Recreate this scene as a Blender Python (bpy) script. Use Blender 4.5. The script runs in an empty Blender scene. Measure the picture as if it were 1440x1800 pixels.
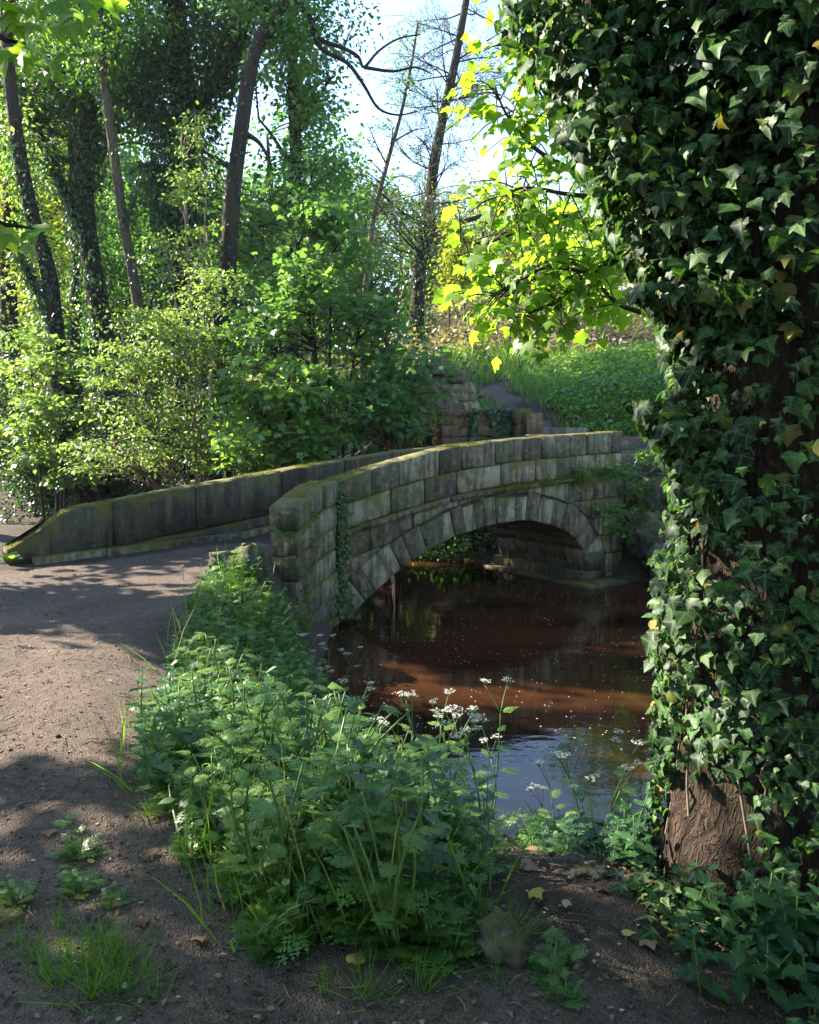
import bpy, math, random
import numpy as np
from mathutils import Vector, Matrix

random.seed(7)
RNG = np.random.default_rng(11)
SC = bpy.context.scene
COL = SC.collection

# ------------------------------------------------------------------ camera
CAMZ = 1.6
PITCH = math.atan(155 / 1440)
cam_d = bpy.data.cameras.new('camera')
cam = bpy.data.objects.new('camera', cam_d); COL.objects.link(cam)
cam.location = (0, 0, CAMZ)
cam.rotation_euler = (math.pi / 2 - PITCH, 0, 0)
cam_d.sensor_fit = 'HORIZONTAL'; cam_d.sensor_width = 36; cam_d.lens = 36
cam_d.clip_start = 0.05; cam_d.clip_end = 2000
SC.camera = cam

# ------------------------------------------------------------------ sky, sun, exposure
SUN_AZ = math.atan2(-0.90, 0.44)          # towards the sun, clockwise from +Y
SUN_EL = math.radians(33)
SDIR = Vector((math.sin(SUN_AZ) * math.cos(SUN_EL), math.cos(SUN_AZ) * math.cos(SUN_EL), math.sin(SUN_EL)))
world = bpy.data.worlds.new('World'); SC.world = world; world.use_nodes = True
wn = world.node_tree
bg = wn.nodes['Background']
sky = wn.nodes.new('ShaderNodeTexSky'); sky.sky_type = 'NISHITA'; sky.sun_disc = False
sky.sun_elevation = SUN_EL; sky.sun_rotation = SUN_AZ % (2 * math.pi)
sky.air_density = 1.0; sky.dust_density = .4; sky.ozone_density = 2.0
wn.links.new(sky.outputs[0], bg.inputs[0]); bg.inputs[1].default_value = 0.115
sun_d = bpy.data.lights.new('sun', 'SUN'); sun_d.energy = 5.0; sun_d.angle = math.radians(0.6)
sun_d.color = (1.0, 0.90, 0.74)
sun = bpy.data.objects.new('sun', sun_d); COL.objects.link(sun)
sun.location = (-20, 10, 30)
sun.rotation_euler = (-SDIR).to_track_quat('-Z', 'Y').to_euler()
SC.view_settings.view_transform = 'Standard'; SC.view_settings.look = 'None'
SC.view_settings.gamma = 1.0; SC.view_settings.use_curve_mapping = False
SC.view_settings.exposure = 2.4
SC.render.engine = 'CYCLES'
cy = SC.cycles
cy.max_bounces = 7; cy.diffuse_bounces = 4; cy.glossy_bounces = 3; cy.transmission_bounces = 5
cy.use_denoising = True; cy.sample_clamp_indirect = 6.0
cy.caustics_reflective = False; cy.caustics_refractive = False

# ------------------------------------------------------------------ pixel helpers (1440 x 1800 photo)
def ray(px, py):
    xc = (px - 720) / 1440.0; yc = -(py - 900) / 1440.0
    return np.array([xc, math.cos(PITCH) + yc * math.sin(PITCH), -math.sin(PITCH) + yc * math.cos(PITCH)])
def P(px, py, D):
    d = ray(px, py); return np.array([0, 0, CAMZ]) + d * (D / d[1])
def depth_scale(D): return D / 1440.0

# ------------------------------------------------------------------ noise
_tab = np.random.default_rng(5).random((256, 256))
def vnoise(x, y, s=0):
    x = np.asarray(x, float) + s * 17.3; y = np.asarray(y, float) + s * 9.7
    xi = np.floor(x).astype(int); yi = np.floor(y).astype(int)
    fx = x - xi; fy = y - yi
    fx = fx * fx * (3 - 2 * fx); fy = fy * fy * (3 - 2 * fy)
    a = _tab[xi & 255, yi & 255]; b = _tab[(xi + 1) & 255, yi & 255]
    c = _tab[xi & 255, (yi + 1) & 255]; d = _tab[(xi + 1) & 255, (yi + 1) & 255]
    return (a * (1 - fx) + b * fx) * (1 - fy) + (c * (1 - fx) + d * fx) * fy
def fbm(x, y, s=0, o=3):
    r = 0; a = .5; f = 1
    for i in range(o):
        r = r + a * (vnoise(np.asarray(x) * f, np.asarray(y) * f, s + i) - .5) * 2; a *= .5; f *= 2.1
    return r
def sstep(a, b, x):
    t = np.clip((np.asarray(x, float) - a) / (b - a), 0, 1); return t * t * (3 - 2 * t)

# ------------------------------------------------------------------ bridge frame
A2 = np.array([-0.85, 9.70]); ANG = math.radians(35)
U2 = np.array([math.cos(ANG), math.sin(ANG)]); V2 = np.array([-math.sin(ANG), math.cos(ANG)])
E2 = np.array([-1.20, 8.70])                                    # free end of the near wing wall
def B3(t, s, z):
    q = A2 + t * U2 + s * V2; return np.array([q[0], q[1], z])
def on_plane(px, py, s):
    d = ray(px, py); c = np.array([0.0, 0.0])
    k = (s - (c - A2) @ V2) / (d[:2] @ V2)
    w = d * k + np.array([0, 0, CAMZ]); return (w[:2] - A2) @ U2, w[2]
def curve_px(pts, s):
    q = np.array([on_plane(x, y, s) for x, y in pts]); return q[:, 0], q[:, 1]
TW = 1.70; WID = 2.04                                            # inner face of the far parapet, full width
_ft, _fz = curve_px([(580, 850), (640, 829), (700, 812), (800, 786), (900, 772), (1000, 764.5), (1096, 759)], 0)
_lt, _lz = curve_px([(12, 968), (45, 955), (75, 935), (97, 915), (117, 901), (140, 893), (200, 882), (300, 862), (420, 842), (550, 818), (700, 794), (830, 779), (960, 765)], TW)
def ztop(t): return np.interp(t, _ft, _fz)
def zltop(t): return np.interp(t, _lt, _lz)
T_END = float(_ft[-1]); TL0 = float(_lt[0]); TL1 = float(_lt[-1])
def deckz(t): return np.interp(t, [-5, -3.2, -.4, 1, 2.5, 4, 5.2, 6], [-.02, .0, .12, .34, .56, .70, .80, .9])
# intrados traced from the photograph: old, slightly distorted arch
_it = np.array([-.02, .10, .35, .75, 1.15, 1.8, 2.4, 2.8, 3.15, 3.6, 3.9, 4.1, 4.25, 4.33, 4.36])
_iz = np.array([-1.2, -.80, -.58, -.32, -.10, .13, .235, .255, .245, .14, .015, -.12, -.31, -.55, -1.2])

# ------------------------------------------------------------------ river and terrain
NB = np.array([(-45, 27), (-30, 22.5), (-14, 17), (-8, 14.6), (-4, 12.7), (-1.95, 11.45), (-.77, 9.76), (-.72, 8), (-.38, 6.5), (.2, 5.2), (.8, 4.75), (1.7, 4.7), (3, 4.4), (5, 3), (9, 0), (22, -9)], float)
FB = np.array([(-45, 34), (-30, 28), (-14, 22.3), (-9, 19.2), (-5, 16.2), (-1, 14.7), (1.5, 13.9), (2.72, 12.2), (3.4, 12.1), (4.3, 12.0), (5.2, 11.8), (6.3, 11.2), (9, 9.6), (13, 7), (18, 4), (36, -4)], float)
WATER = -0.80
RIV = np.vstack([NB, FB[::-1]])
def poly_sdf(x, y, poly):
    x = np.asarray(x, float); y = np.asarray(y, float)
    d2 = np.full(x.shape, 1e18); ins = np.zeros(x.shape, bool); n = len(poly)
    for i in range(n):
        ax, ay = poly[i]; bx, by = poly[(i + 1) % n]
        ex, ey = bx - ax, by - ay
        h = np.clip(((x - ax) * ex + (y - ay) * ey) / (ex * ex + ey * ey), 0, 1)
        d2 = np.minimum(d2, (x - ax - h * ex) ** 2 + (y - ay - h * ey) ** 2)
        c = (ay > y) != (by > y)
        xx = ax + (y - ay) * ex / (ey if abs(ey) > 1e-9 else 1e-9)
        ins ^= c & (x < xx)
    return np.where(ins, -1, 1) * np.sqrt(d2)
MID = np.vstack([(NB[:] + FB[:]) / 2])
NEARPOLY = np.vstack([MID, [(60, -40), (0, -80), (-80, -40), (-80, 40)]])
Q1 = np.array([A2 + .02 * U2 + .36 * V2, E2 + np.array([-.34, .12]), (-1.75, 7.9), (-2.6, 6.5), (-6, 6.5), A2 - 3.6 * U2 + 2.0 * V2, A2 + .1 * U2 + 1.95 * V2])
Q2 = np.array([A2 + 4.75 * U2 + .42 * V2, A2 + 4.75 * U2 + 1.8 * V2, A2 + 7 * U2 + 2.2 * V2, A2 + 7 * U2 + .3 * V2])
def H(x, y):
    x = np.asarray(x, float); y = np.asarray(y, float)
    sd = poly_sdf(x, y, RIV); near = poly_sdf(x, y, NEARPOLY) < 0
    tt = (x - A2[0]) * U2[0] + (y - A2[1]) * U2[1]
    n1 = fbm(x * .7, y * .7, 1) * .05 + fbm(x * 2.6, y * 2.6, 3) * .022 + np.abs(fbm(x * 6.5, y * 5.0, 21, 2)) * -.016
    nbase = np.interp(tt, [-9, -4, -.4, 1], [0, 0, .1, .3]) * sstep(6, 8.5, y) + n1 + .02 - .07 * sstep(-.3, 1.5, x) * sstep(5, 2, y)
    wn_ = 1.1 + 1.2 * sstep(8.6, 4.5, y)
    zn = -.95 + (nbase + .95) * sstep(-.12, 1.0, sd / wn_)
    left = np.interp(sd, [0, 2, 8, 16, 30, 60, 200], [-.4, .0, .9, 3.0, 6.0, 9, 12]) 
    right = np.interp(y, [8, 11.5, 13.4, 14.6, 15.6, 16.3, 17, 22, 28, 34, 46, 80, 300], [.3, .4, .8, 1.05, 1.3, 1.7, 2.0, 3.2, 4.5, 5.9, 7.2, 10, 16])
    k = sstep(-2.5, 1.5, x - (y - 14) * .02)
    fbase = left * (1 - k) + right * k + fbm(x * .35, y * .35, 6) * .22 + n1
    zf = -.95 + (fbase + .95) * sstep(-.1, 1.6, sd)
    bed = -.95 - np.minimum(.6, -sd * .5)
    z = np.where(sd < -.12, bed, np.where(near, zn, zf))
    q1 = poly_sdf(x, y, Q1); w = sstep(.30, 0.0, q1)
    z = z * (1 - w) + (deckz(tt) + n1 * .35) * w
    q2 = poly_sdf(x, y, Q2); w = sstep(.35, 0.0, q2)
    z = z * (1 - w) + (np.interp(tt, [4, 5.2, 6.2, 7], [.7, .8, 1.1, 1.4]) + n1 * .4) * w
    return z
def H1(x, y): return float(H(np.array([x]), np.array([y]))[0])

# ------------------------------------------------------------------ mesh plumbing
def raw_mesh(name, V, T, mat, tint=None, vein=None, smooth=False):
    V = np.asarray(V, np.float32); T = np.asarray(T, np.int32); k = T.shape[1]; m = len(T)
    me = bpy.data.meshes.new(name)
    me.vertices.add(len(V)); me.vertices.foreach_set('co', V.ravel())
    me.loops.add(m * k); me.loops.foreach_set('vertex_index', T.ravel())
    me.polygons.add(m); me.polygons.foreach_set('loop_start', np.arange(m, dtype=np.int32) * k)
    if smooth: me.polygons.foreach_set('use_smooth', np.ones(m, bool))
    me.update(calc_edges=True)
    for nm, a in (('tint', tint), ('vein', vein)):
        if a is not None:
            at = me.attributes.new(nm, 'FLOAT', 'POINT'); at.data.foreach_set('value', np.asarray(a, np.float32))
    me.materials.append(mat)
    return me
class Acc:
    def __init__(s): s.V = []; s.T = []; s.a = []; s.b = []; s.n = 0
    def add(s, V, T, tint=None, vein=None):
        V = np.asarray(V, float); n = len(V)
        s.V.append(V); s.T.append(np.asarray(T) + s.n); s.n += n
        s.a.append(np.full(n, .5) if tint is None else (np.full(n, tint) if np.isscalar(tint) else np.asarray(tint)))
        s.b.append(np.zeros(n) if vein is None else np.asarray(vein))
    def mesh(s, name, mat, smooth=False):
        return raw_mesh(name, np.vstack(s.V), np.vstack(s.T), mat, np.concatenate(s.a), np.concatenate(s.b), smooth)
def link(name, me, parent=None):
    o = bpy.data.objects.new(name, me); COL.objects.link(o)
    if parent is not None:
        o.parent = parent; o.matrix_parent_inverse = Matrix.Translation(-Vector(parent_origin(parent)))
    return o
_org = {}
def parent_origin(p): return _org.get(p.name, (0, 0, 0))
def tag(o, label, cat, group=None):
    o['label'] = label; o['category'] = cat
    if group: o['group'] = group
    return o
def thing(name, label, cat, loc=(0, 0, 0), group=None):
    o = bpy.data.objects.new(name, None); COL.objects.link(o); o.location = loc
    o.empty_display_size = .1; _org[o.name] = tuple(loc)
    return tag(o, label, cat, group)
def copy_tree(o, loc, rz=0, sc=1.0, label=None, parent=None):
    c = o.copy(); COL.objects.link(c)
    if parent is None:
        c.location = loc; c.rotation_euler = (0, 0, rz); c.scale = (sc, sc, sc)
        if label: c['label'] = label
    else: c.parent = parent
    for ch in list(o.children): copy_tree(ch, None, parent=c)
    return c

# ------------------------------------------------------------------ materials
def new_mat(name):
    m = bpy.data.materials.new(name); m.use_nodes = True
    nt = m.node_tree; nt.nodes.clear()
    out = nt.nodes.new('ShaderNodeOutputMaterial'); return m, nt, out
def N(nt, t, **kw):
    n = nt.nodes.new(t)
    for k, v in kw.items(): setattr(n, k, v)
    return n
def ramp(nt, stops):
    r = nt.nodes.new('ShaderNodeValToRGB'); e = r.color_ramp.elements
    while len(e) < len(stops): e.new(.5)
    for i, (p, c) in enumerate(stops):
        e[i].position = p; e[i].color = (*c, 1)
    return r
def leaf_mat(name, stops, trans, tfac=.4, rough=.45, spec=.4, obj=False, vein=0.0, veincol=(.2, .28, .12)):
    m, nt, out = new_mat(name); L = nt.links.new
    if obj:
        src = N(nt, 'ShaderNodeObjectInfo').outputs['Random']
    else:
        a = N(nt, 'ShaderNodeAttribute'); a.attribute_name = 'tint'; src = a.outputs['Fac']
    r = ramp(nt, stops); L(src, r.inputs[0]); colr = r.outputs[0]
    if vein > 0:
        av = N(nt, 'ShaderNodeAttribute'); av.attribute_name = 'vein'
        pw = N(nt, 'ShaderNodeMath', operation='POWER'); L(av.outputs['Fac'], pw.inputs[0]); pw.inputs[1].default_value = 7
        ml = N(nt, 'ShaderNodeMath', operation='MULTIPLY'); L(pw.outputs[0], ml.inputs[0]); ml.inputs[1].default_value = vein
        mx = N(nt, 'ShaderNodeMix', data_type='RGBA'); L(ml.outputs[0], mx.inputs[0]); L(colr, mx.inputs[6]); mx.inputs[7].default_value = (*veincol, 1)
        colr = mx.outputs[2]
    p = N(nt, 'ShaderNodeBsdfPrincipled'); L(colr, p.inputs['Base Color'])
    p.inputs['Roughness'].default_value = rough; p.inputs['Specular IOR Level'].default_value = spec
    t = N(nt, 'ShaderNodeBsdfTranslucent')
    mt = N(nt, 'ShaderNodeMix', data_type='RGBA', blend_type='MULTIPLY'); mt.inputs[0].default_value = 1
    L(colr, mt.inputs[6]); mt.inputs[7].default_value = (*trans, 1); L(mt.outputs[2], t.inputs[0])
    mt.clamp_result = False
    ms = N(nt, 'ShaderNodeMixShader'); ms.inputs[0].default_value = tfac
    L(p.outputs[0], ms.inputs[1]); L(t.outputs[0], ms.inputs[2]); L(ms.outputs[0], out.inputs[0])
    return m
def bark_mat(name, c1, c2, scale=6, stretch=.18, bump=.6, moss=0):
    m, nt, out = new_mat(name); L = nt.links.new
    tc = N(nt, 'ShaderNodeTexCoord'); mp = N(nt, 'ShaderNodeMapping'); mp.inputs['Scale'].default_value = (1, 1, stretch)
    L(tc.outputs['Object'], mp.inputs[0])
    n1 = N(nt, 'ShaderNodeTexNoise'); n1.inputs['Scale'].default_value = scale * 3; n1.inputs['Detail'].default_value = 6; n1.inputs['Distortion'].default_value = .6
    v = N(nt, 'ShaderNodeTexVoronoi'); v.feature = 'DISTANCE_TO_EDGE'; v.inputs['Scale'].default_value = scale * 2.2
    L(mp.outputs[0], n1.inputs[0])
    mx0 = N(nt, 'ShaderNodeMix', data_type='VECTOR'); mx0.inputs[0].default_value = .12; L(mp.outputs[0], mx0.inputs[4]); L(n1.outputs['Color'], mx0.inputs[5]); L(mx0.outputs[1], v.inputs[0])
    r = ramp(nt, [(.25, c1), (.7, c2)]); L(n1.outputs[0], r.inputs[0])
    colr = r.outputs[0]
    n2 = N(nt, 'ShaderNodeTexNoise'); n2.inputs['Scale'].default_value = 2.2; n2.inputs['Detail'].default_value = 4; L(tc.outputs['Object'], n2.inputs[0])
    if moss:
        rr = ramp(nt, [(.5, (0, 0, 0)), (.68, (moss, moss, moss))]); L(n2.outputs[0], rr.inputs[0])
        mx = N(nt, 'ShaderNodeMix', data_type='RGBA'); L(rr.outputs[0], mx.inputs[0]); L(colr, mx.inputs[6]); mx.inputs[7].default_value = (.045, .06, .02, 1); colr = mx.outputs[2]
    p = N(nt, 'ShaderNodeBsdfPrincipled'); L(colr, p.inputs['Base Color']); p.inputs['Roughness'].default_value = .9; p.inputs['Specular IOR Level'].default_value = .15
    ad = N(nt, 'ShaderNodeMath', operation='MULTIPLY_ADD'); L(v.outputs['Distance'], ad.inputs[0]); ad.inputs[1].default_value = 1.6; L(n1.outputs[0], ad.inputs[2])
    b = N(nt, 'ShaderNodeBump'); b.inputs['Strength'].default_value = bump; b.inputs['Distance'].default_value = .05; L(ad.outputs[0], b.inputs['Height']); L(b.outputs[0], p.inputs['Normal'])
    L(p.outputs[0], out.inputs[0]); return m
def stone_mat(name, cols, algae=.5, moss=.7, mosscol=(.075, .075, .018), lichen=.3, bump=.9, red=0.0):
    m, nt, out = new_mat(name); L = nt.links.new
    tc = N(nt, 'ShaderNodeNewGeometry'); oi = N(nt, 'ShaderNodeObjectInfo')
    def noise(s, d=5, off=0.0, dist=0.0):
        n = N(nt, 'ShaderNodeTexNoise'); n.inputs['Scale'].default_value = s; n.inputs['Detail'].default_value = d; n.inputs['Distortion'].default_value = dist
        if off:
            mp = N(nt, 'ShaderNodeMapping'); mp.inputs['Location'].default_value = (off, off * .7, off * 1.3); L(tc.outputs['Position'], mp.inputs[0]); L(mp.outputs[0], n.inputs[0])
        else: L(tc.outputs['Position'], n.inputs[0])
        return n
    def mixc(f, a, b, blend='MIX'):
        x = N(nt, 'ShaderNodeMix', data_type='RGBA', blend_type=blend); x.clamp_factor = True
        for s, v in ((0, f), (6, a), (7, b)):
            if hasattr(v, 'is_linked') or isinstance(v, bpy.types.NodeSocket): L(v, x.inputs[s])
            else: x.inputs[s].default_value = v if s == 0 else (*v, 1)
        return x.outputs[2]
    def math_(op, a, b=None, c=None):
        x = N(nt, 'ShaderNodeMath', operation=op)
        for i, v in enumerate((a, b, c)):
            if v is None: continue
            if isinstance(v, bpy.types.NodeSocket): L(v, x.inputs[i])
            else: x.inputs[i].default_value = v
        return x.outputs[0]
    n1 = noise(9, 8, 0, .4); n2 = noise(60, 5); n3 = noise(1.6, 5, 3.1, .5); n4 = noise(3.2, 6, 7.7, .4); n5 = noise(18, 5, 12.3, .3)
    r = ramp(nt, [(.2, cols[0]), (.5, cols[1]), (.8, cols[2])])
    f = math_('MULTIPLY_ADD', oi.outputs['Random'], .7, math_('MULTIPLY_ADD', n1.outputs[0], 1.3, -.5)); L(f, r.inputs[0])
    c = mixc(math_('MULTIPLY', n2.outputs[0], .5), r.outputs[0], (.05, .045, .038), 'MIX')
    # vertical dark streaks
    mp = N(nt, 'ShaderNodeMapping'); mp.inputs['Scale'].default_value = (9, 9, 1.0); L(tc.outputs['Position'], mp.inputs[0])
    ns = N(nt, 'ShaderNodeTexNoise'); ns.inputs['Scale'].default_value = 1.6; ns.inputs['Detail'].default_value = 6; L(mp.outputs[0], ns.inputs[0])
    st = ramp(nt, [(.44, (0, 0, 0)), (.60, (1, 1, 1))]); L(ns.outputs[0], st.inputs[0])
    c = mixc(math_('MULTIPLY', st.outputs[0], .7), c, (.035, .031, .026))
    st2 = ramp(nt, [(.30, (1, 1, 1)), (.44, (0, 0, 0))]); L(ns.outputs[0], st2.inputs[0])
    c = mixc(math_('MULTIPLY', st2.outputs[0], .28), c, (.27, .235, .165))
    al = ramp(nt, [(.42, (0, 0, 0)), (.7, (1, 1, 1))]); L(n3.outputs[0], al.inputs[0])
    c = mixc(math_('MULTIPLY', al.outputs[0], algae), c, (.085, .105, .05))
    li = ramp(nt, [(.55, (0, 0, 0)), (.72, (1, 1, 1))]); L(n5.outputs[0], li.inputs[0])
    c = mixc(math_('MULTIPLY', li.outputs[0], lichen), c, (.32, .33, .25))
    if red: c = mixc(red, c, (.30, .13, .06))
    sx = N(nt, 'ShaderNodeSeparateXYZ'); L(tc.outputs['Normal'], sx.inputs[0])
    up = math_('MULTIPLY_ADD', sx.outputs[2], .30, math_('MULTIPLY', n4.outputs[0], 1.0))
    mo = ramp(nt, [(.60, (0, 0, 0)), (.72, (1, 1, 1))]); L(up, mo.inputs[0])
    mcol = mixc(n2.outputs[0], mosscol, (mosscol[0] * 1.7, mosscol[1] * 1.55, mosscol[2] * 1.4))
    c = mixc(math_('MULTIPLY', mo.outputs[0], moss), c, mcol)
    p = N(nt, 'ShaderNodeBsdfPrincipled'); L(c, p.inputs['Base Color']); p.inputs['Roughness'].default_value = .92; p.inputs['Specular IOR Level'].default_value = .2
    h = math_('ADD', math_('MULTIPLY', n1.outputs[0], 1.0), math_('MULTIPLY', n2.outputs[0], .25))
    h = math_('ADD', h, math_('MULTIPLY', mo.outputs[0], .35))
    b = N(nt, 'ShaderNodeBump'); b.inputs['Strength'].default_value = bump; b.inputs['Distance'].default_value = .035; L(h, b.inputs['Height']); L(b.outputs[0], p.inputs['Normal'])
    L(p.outputs[0], out.inputs[0]); return m
def soil_mat(name, c0, c1, c2, bump=.7, scale=1.0, gravel=.4):
    m, nt, out = new_mat(name); L = nt.links.new
    g = N(nt, 'ShaderNodeNewGeometry')
    def noise(s, d=6):
        n = N(nt, 'ShaderNodeTexNoise'); n.inputs['Scale'].default_value = s * scale; n.inputs['Detail'].default_value = d; L(g.outputs['Position'], n.inputs[0]); return n
    n1 = noise(1.3); n2 = noise(22); n3 = noise(90, 3)
    v = N(nt, 'ShaderNodeTexVoronoi'); v.inputs['Scale'].default_value = 130 * scale; L(g.outputs['Position'], v.inputs[0])
    r = ramp(nt, [(.3, c0), (.52, c1), (.75, c2)])
    a = N(nt, 'ShaderNodeMath', operation='MULTIPLY_ADD'); L(n2.outputs[0], a.inputs[0]); a.inputs[1].default_value = .5
    a2 = N(nt, 'ShaderNodeMath', operation='MULTIPLY'); L(n1.outputs[0], a2.inputs[0]); a2.inputs[1].default_value = .5; L(a2.outputs[0], a.inputs[2]); L(a.outputs[0], r.inputs[0])
    mx = N(nt, 'ShaderNodeMix', data_type='RGBA', blend_type='MULTIPLY'); mx.inputs[0].default_value = gravel
    hv = N(nt, 'ShaderNodeHueSaturation'); hv.inputs['Saturation'].default_value = .25; hv.inputs['Value'].default_value = 1.7; L(v.outputs['Color'], hv.inputs['Color'])
    L(r.outputs[0], mx.inputs[6]); L(hv.outputs[0], mx.inputs[7])
    p = N(nt, 'ShaderNodeBsdfPrincipled'); L(mx.outputs[2], p.inputs['Base Color']); p.inputs['Roughness'].default_value = .95; p.inputs['Specular IOR Level'].default_value = .15
    h = N(nt, 'ShaderNodeMath', operation='MULTIPLY_ADD'); L(n3.outputs[0], h.inputs[0]); h.inputs[1].default_value = .35; L(n2.outputs[0], h.inputs[2])
    h2 = N(nt, 'ShaderNodeMath', operation='MULTIPLY_ADD'); L(v.outputs['Distance'], h2.inputs[0]); h2.inputs[1].default_value = -.5; L(h.outputs[0], h2.inputs[2])
    b = N(nt, 'ShaderNodeBump'); b.inputs['Strength'].default_value = bump; b.inputs['Distance'].default_value = .03; L(h2.outputs[0], b.inputs['Height']); L(b.outputs[0], p.inputs['Normal'])
    L(p.outputs[0], out.inputs[0]); return m
def plain_mat(name, c, rough=.8, spec=.2):
    m, nt, out = new_mat(name); p = N(nt, 'ShaderNodeBsdfPrincipled')
    g = N(nt, 'ShaderNodeNewGeometry'); n = N(nt, 'ShaderNodeTexNoise'); n.inputs['Scale'].default_value = 30
    nt.links.new(g.outputs['Position'], n.inputs[0])
    r = ramp(nt, [(.3, tuple(x * .75 for x in c)), (.7, tuple(min(1, x * 1.2) for x in c))]); nt.links.new(n.outputs[0], r.inputs[0])
    nt.links.new(r.outputs[0], p.inputs['Base Color']); p.inputs['Roughness'].default_value = rough; p.inputs['Specular IOR Level'].default_value = spec
    nt.links.new(p.outputs[0], out.inputs[0]); return m

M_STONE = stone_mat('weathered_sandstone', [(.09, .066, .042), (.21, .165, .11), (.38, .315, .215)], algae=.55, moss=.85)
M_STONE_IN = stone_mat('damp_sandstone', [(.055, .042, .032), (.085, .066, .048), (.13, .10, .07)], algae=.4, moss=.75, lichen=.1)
M_MORTAR = stone_mat('old_mortar', [(.04, .036, .03), (.055, .05, .04), (.07, .062, .05)], algae=.5, moss=.5, lichen=0)
M_RED = stone_mat('red_sandstone', [(.07, .048, .034), (.13, .085, .058), (.2, .13, .085)], algae=.45, moss=.85, red=.10)
M_ROCK = stone_mat('boulder_stone', [(.05, .042, .034), (.085, .07, .055), (.14, .12, .095)], algae=.4, moss=.7)
M_SOIL = soil_mat('woodland_soil', (.036, .027, .021), (.066, .049, .038), (.11, .083, .062), gravel=.25)
M_PATH = soil_mat('trodden_dirt', (.064, .047, .038), (.112, .084, .068), (.18, .136, .11), bump=.8, gravel=.25)
M_GRAVEL = soil_mat('deck_gravel', (.09, .08, .075), (.16, .145, .135), (.24, .22, .20), bump=.8, gravel=.7)
M_BARK = bark_mat('rough_bark', (.018, .013, .010), (.085, .058, .044), 10, .22, 1.0, moss=.3)
M_BARK_D = bark_mat('dark_bark', (.014, .011, .010), (.05, .039, .033), 5, .2, .8, moss=.4)
M_BARK_P = bark_mat('pale_bark', (.045, .034, .026), (.13, .10, .07), 5, .3, .5, moss=.4)
M_TWIG = plain_mat('twig_bark', (.07, .05, .038))
M_VINE = plain_mat('vine_stem', (.16, .115, .085))
IVY_ST = [(0, (.008, .024, .010)), (.45, (.018, .052, .018)), (.8, (.04, .10, .026)), (.945, (.06, .125, .03)), (.975, (.22, .16, .03)), (1, (.14, .07, .02))]
M_IVY = leaf_mat('ivy_leaf', IVY_ST, (1.6, 1.8, .6), .3, .5, .2, vein=.55)
M_IVY_O = leaf_mat('ivy_leaf_single', IVY_ST, (1.6, 1.8, .6), .3, .5, .2, obj=True, vein=.55)
SYC_ST = [(0, (.06, .14, .022)), (.5, (.10, .20, .026)), (1, (.16, .27, .035))]
M_SYC = leaf_mat('sycamore_leaf', SYC_ST, (2.5, 2.4, .8), .54, .45, .35, vein=.35, veincol=(.25, .36, .08))
M_SYC_O = leaf_mat('sycamore_leaf_single', SYC_ST, (2.5, 2.4, .8), .54, .45, .35, obj=True, vein=.35, veincol=(.25, .36, .08))
M_SAP = leaf_mat('sapling_leaf', [(0, (.045, .11, .042)), (.5, (.075, .155, .05)), (1, (.13, .22, .06))], (2.1, 2.1, .9), .48, .4, .45)
M_HAW = leaf_mat('pale_small_leaf', [(0, (.075, .13, .045)), (.5, (.125, .19, .06)), (1, (.20, .26, .085))], (2.0, 2.1, 1.0), .48, .45, .4)
M_DARKL = leaf_mat('dark_tree_ivy', [(0, (.014, .036, .016)), (.5, (.028, .07, .026)), (1, (.06, .125, .038))], (1.9, 2.0, .6), .36, .38, .5)
M_MIDL = leaf_mat('mid_green_leaf', [(0, (.035, .09, .03)), (.5, (.055, .13, .035)), (1, (.09, .19, .04))], (2.1, 2.2, .8), .45, .4, .4)
M_YEL = leaf_mat('yellow_green_leaf', [(0, (.11, .16, .028)), (.5, (.16, .215, .035)), (1, (.22, .26, .045))], (2.0, 1.8, .6), .5, .5, .3)
M_FAR = leaf_mat('far_leaf', [(0, (.06, .12, .04)), (.5, (.09, .16, .05)), (1, (.14, .20, .055))], (2, 2, .9), .45, .5, .3)
M_HERB = leaf_mat('herb_leaf', [(0, (.04, .105, .024)), (.5, (.085, .18, .036)), (1, (.175, .28, .058))], (1.9, 2.0, .9), .4, .42, .45)
M_HERBSTEM = leaf_mat('herb_stem', [(0, (.09, .16, .04)), (1, (.13, .2, .05))], (1.5, 1.5, .7), .2, .5, .4)
M_GRASS = leaf_mat('grass_blade', [(0, (.05, .13, .02)), (.6, (.08, .18, .025)), (.85, (.13, .20, .05)), (1, (.26, .24, .10))], (1.9, 2.0, .6), .45, .4, .4)
M_NETTLE = leaf_mat('nettle_leaf', [(0, (.022, .065, .022)), (.5, (.036, .10, .033)), (1, (.065, .15, .045))], (1.6, 1.8, .8), .35, .45, .45, vein=.3, veincol=(.09, .17, .09))
M_BRAM = leaf_mat('bramble_leaf', [(0, (.17, .12, .08)), (.3, (.18, .19, .07)), (.75, (.23, .27, .08)), (1, (.36, .30, .19))], (1.6, 1.6, .8), .35, .5, .4)
M_MOSS = leaf_mat('moss', [(0, (.08, .085, .014)), (.5, (.14, .14, .02)), (1, (.21, .19, .035))], (1.6, 1.6, .6), .3, .8, .1)
M_PETAL = leaf_mat('white_petal', [(0, (.6, .62, .55)), (1, (.78, .78, .72))], (1, 1, .95), .35, .6, .2)
M_DAND = leaf_mat('yellow_petal', [(0, (.75, .42, .01)), (1, (.85, .55, .02))], (1, 1, .6), .3, .5, .2)
M_DRY = leaf_mat('dry_leaf', [(0, (.10, .055, .03)), (.4, (.20, .12, .065)), (.7, (.38, .30, .17)), (1, (.45, .32, .05))], (1.1, 1, .8), .2, .6, .3, obj=True)
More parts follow.
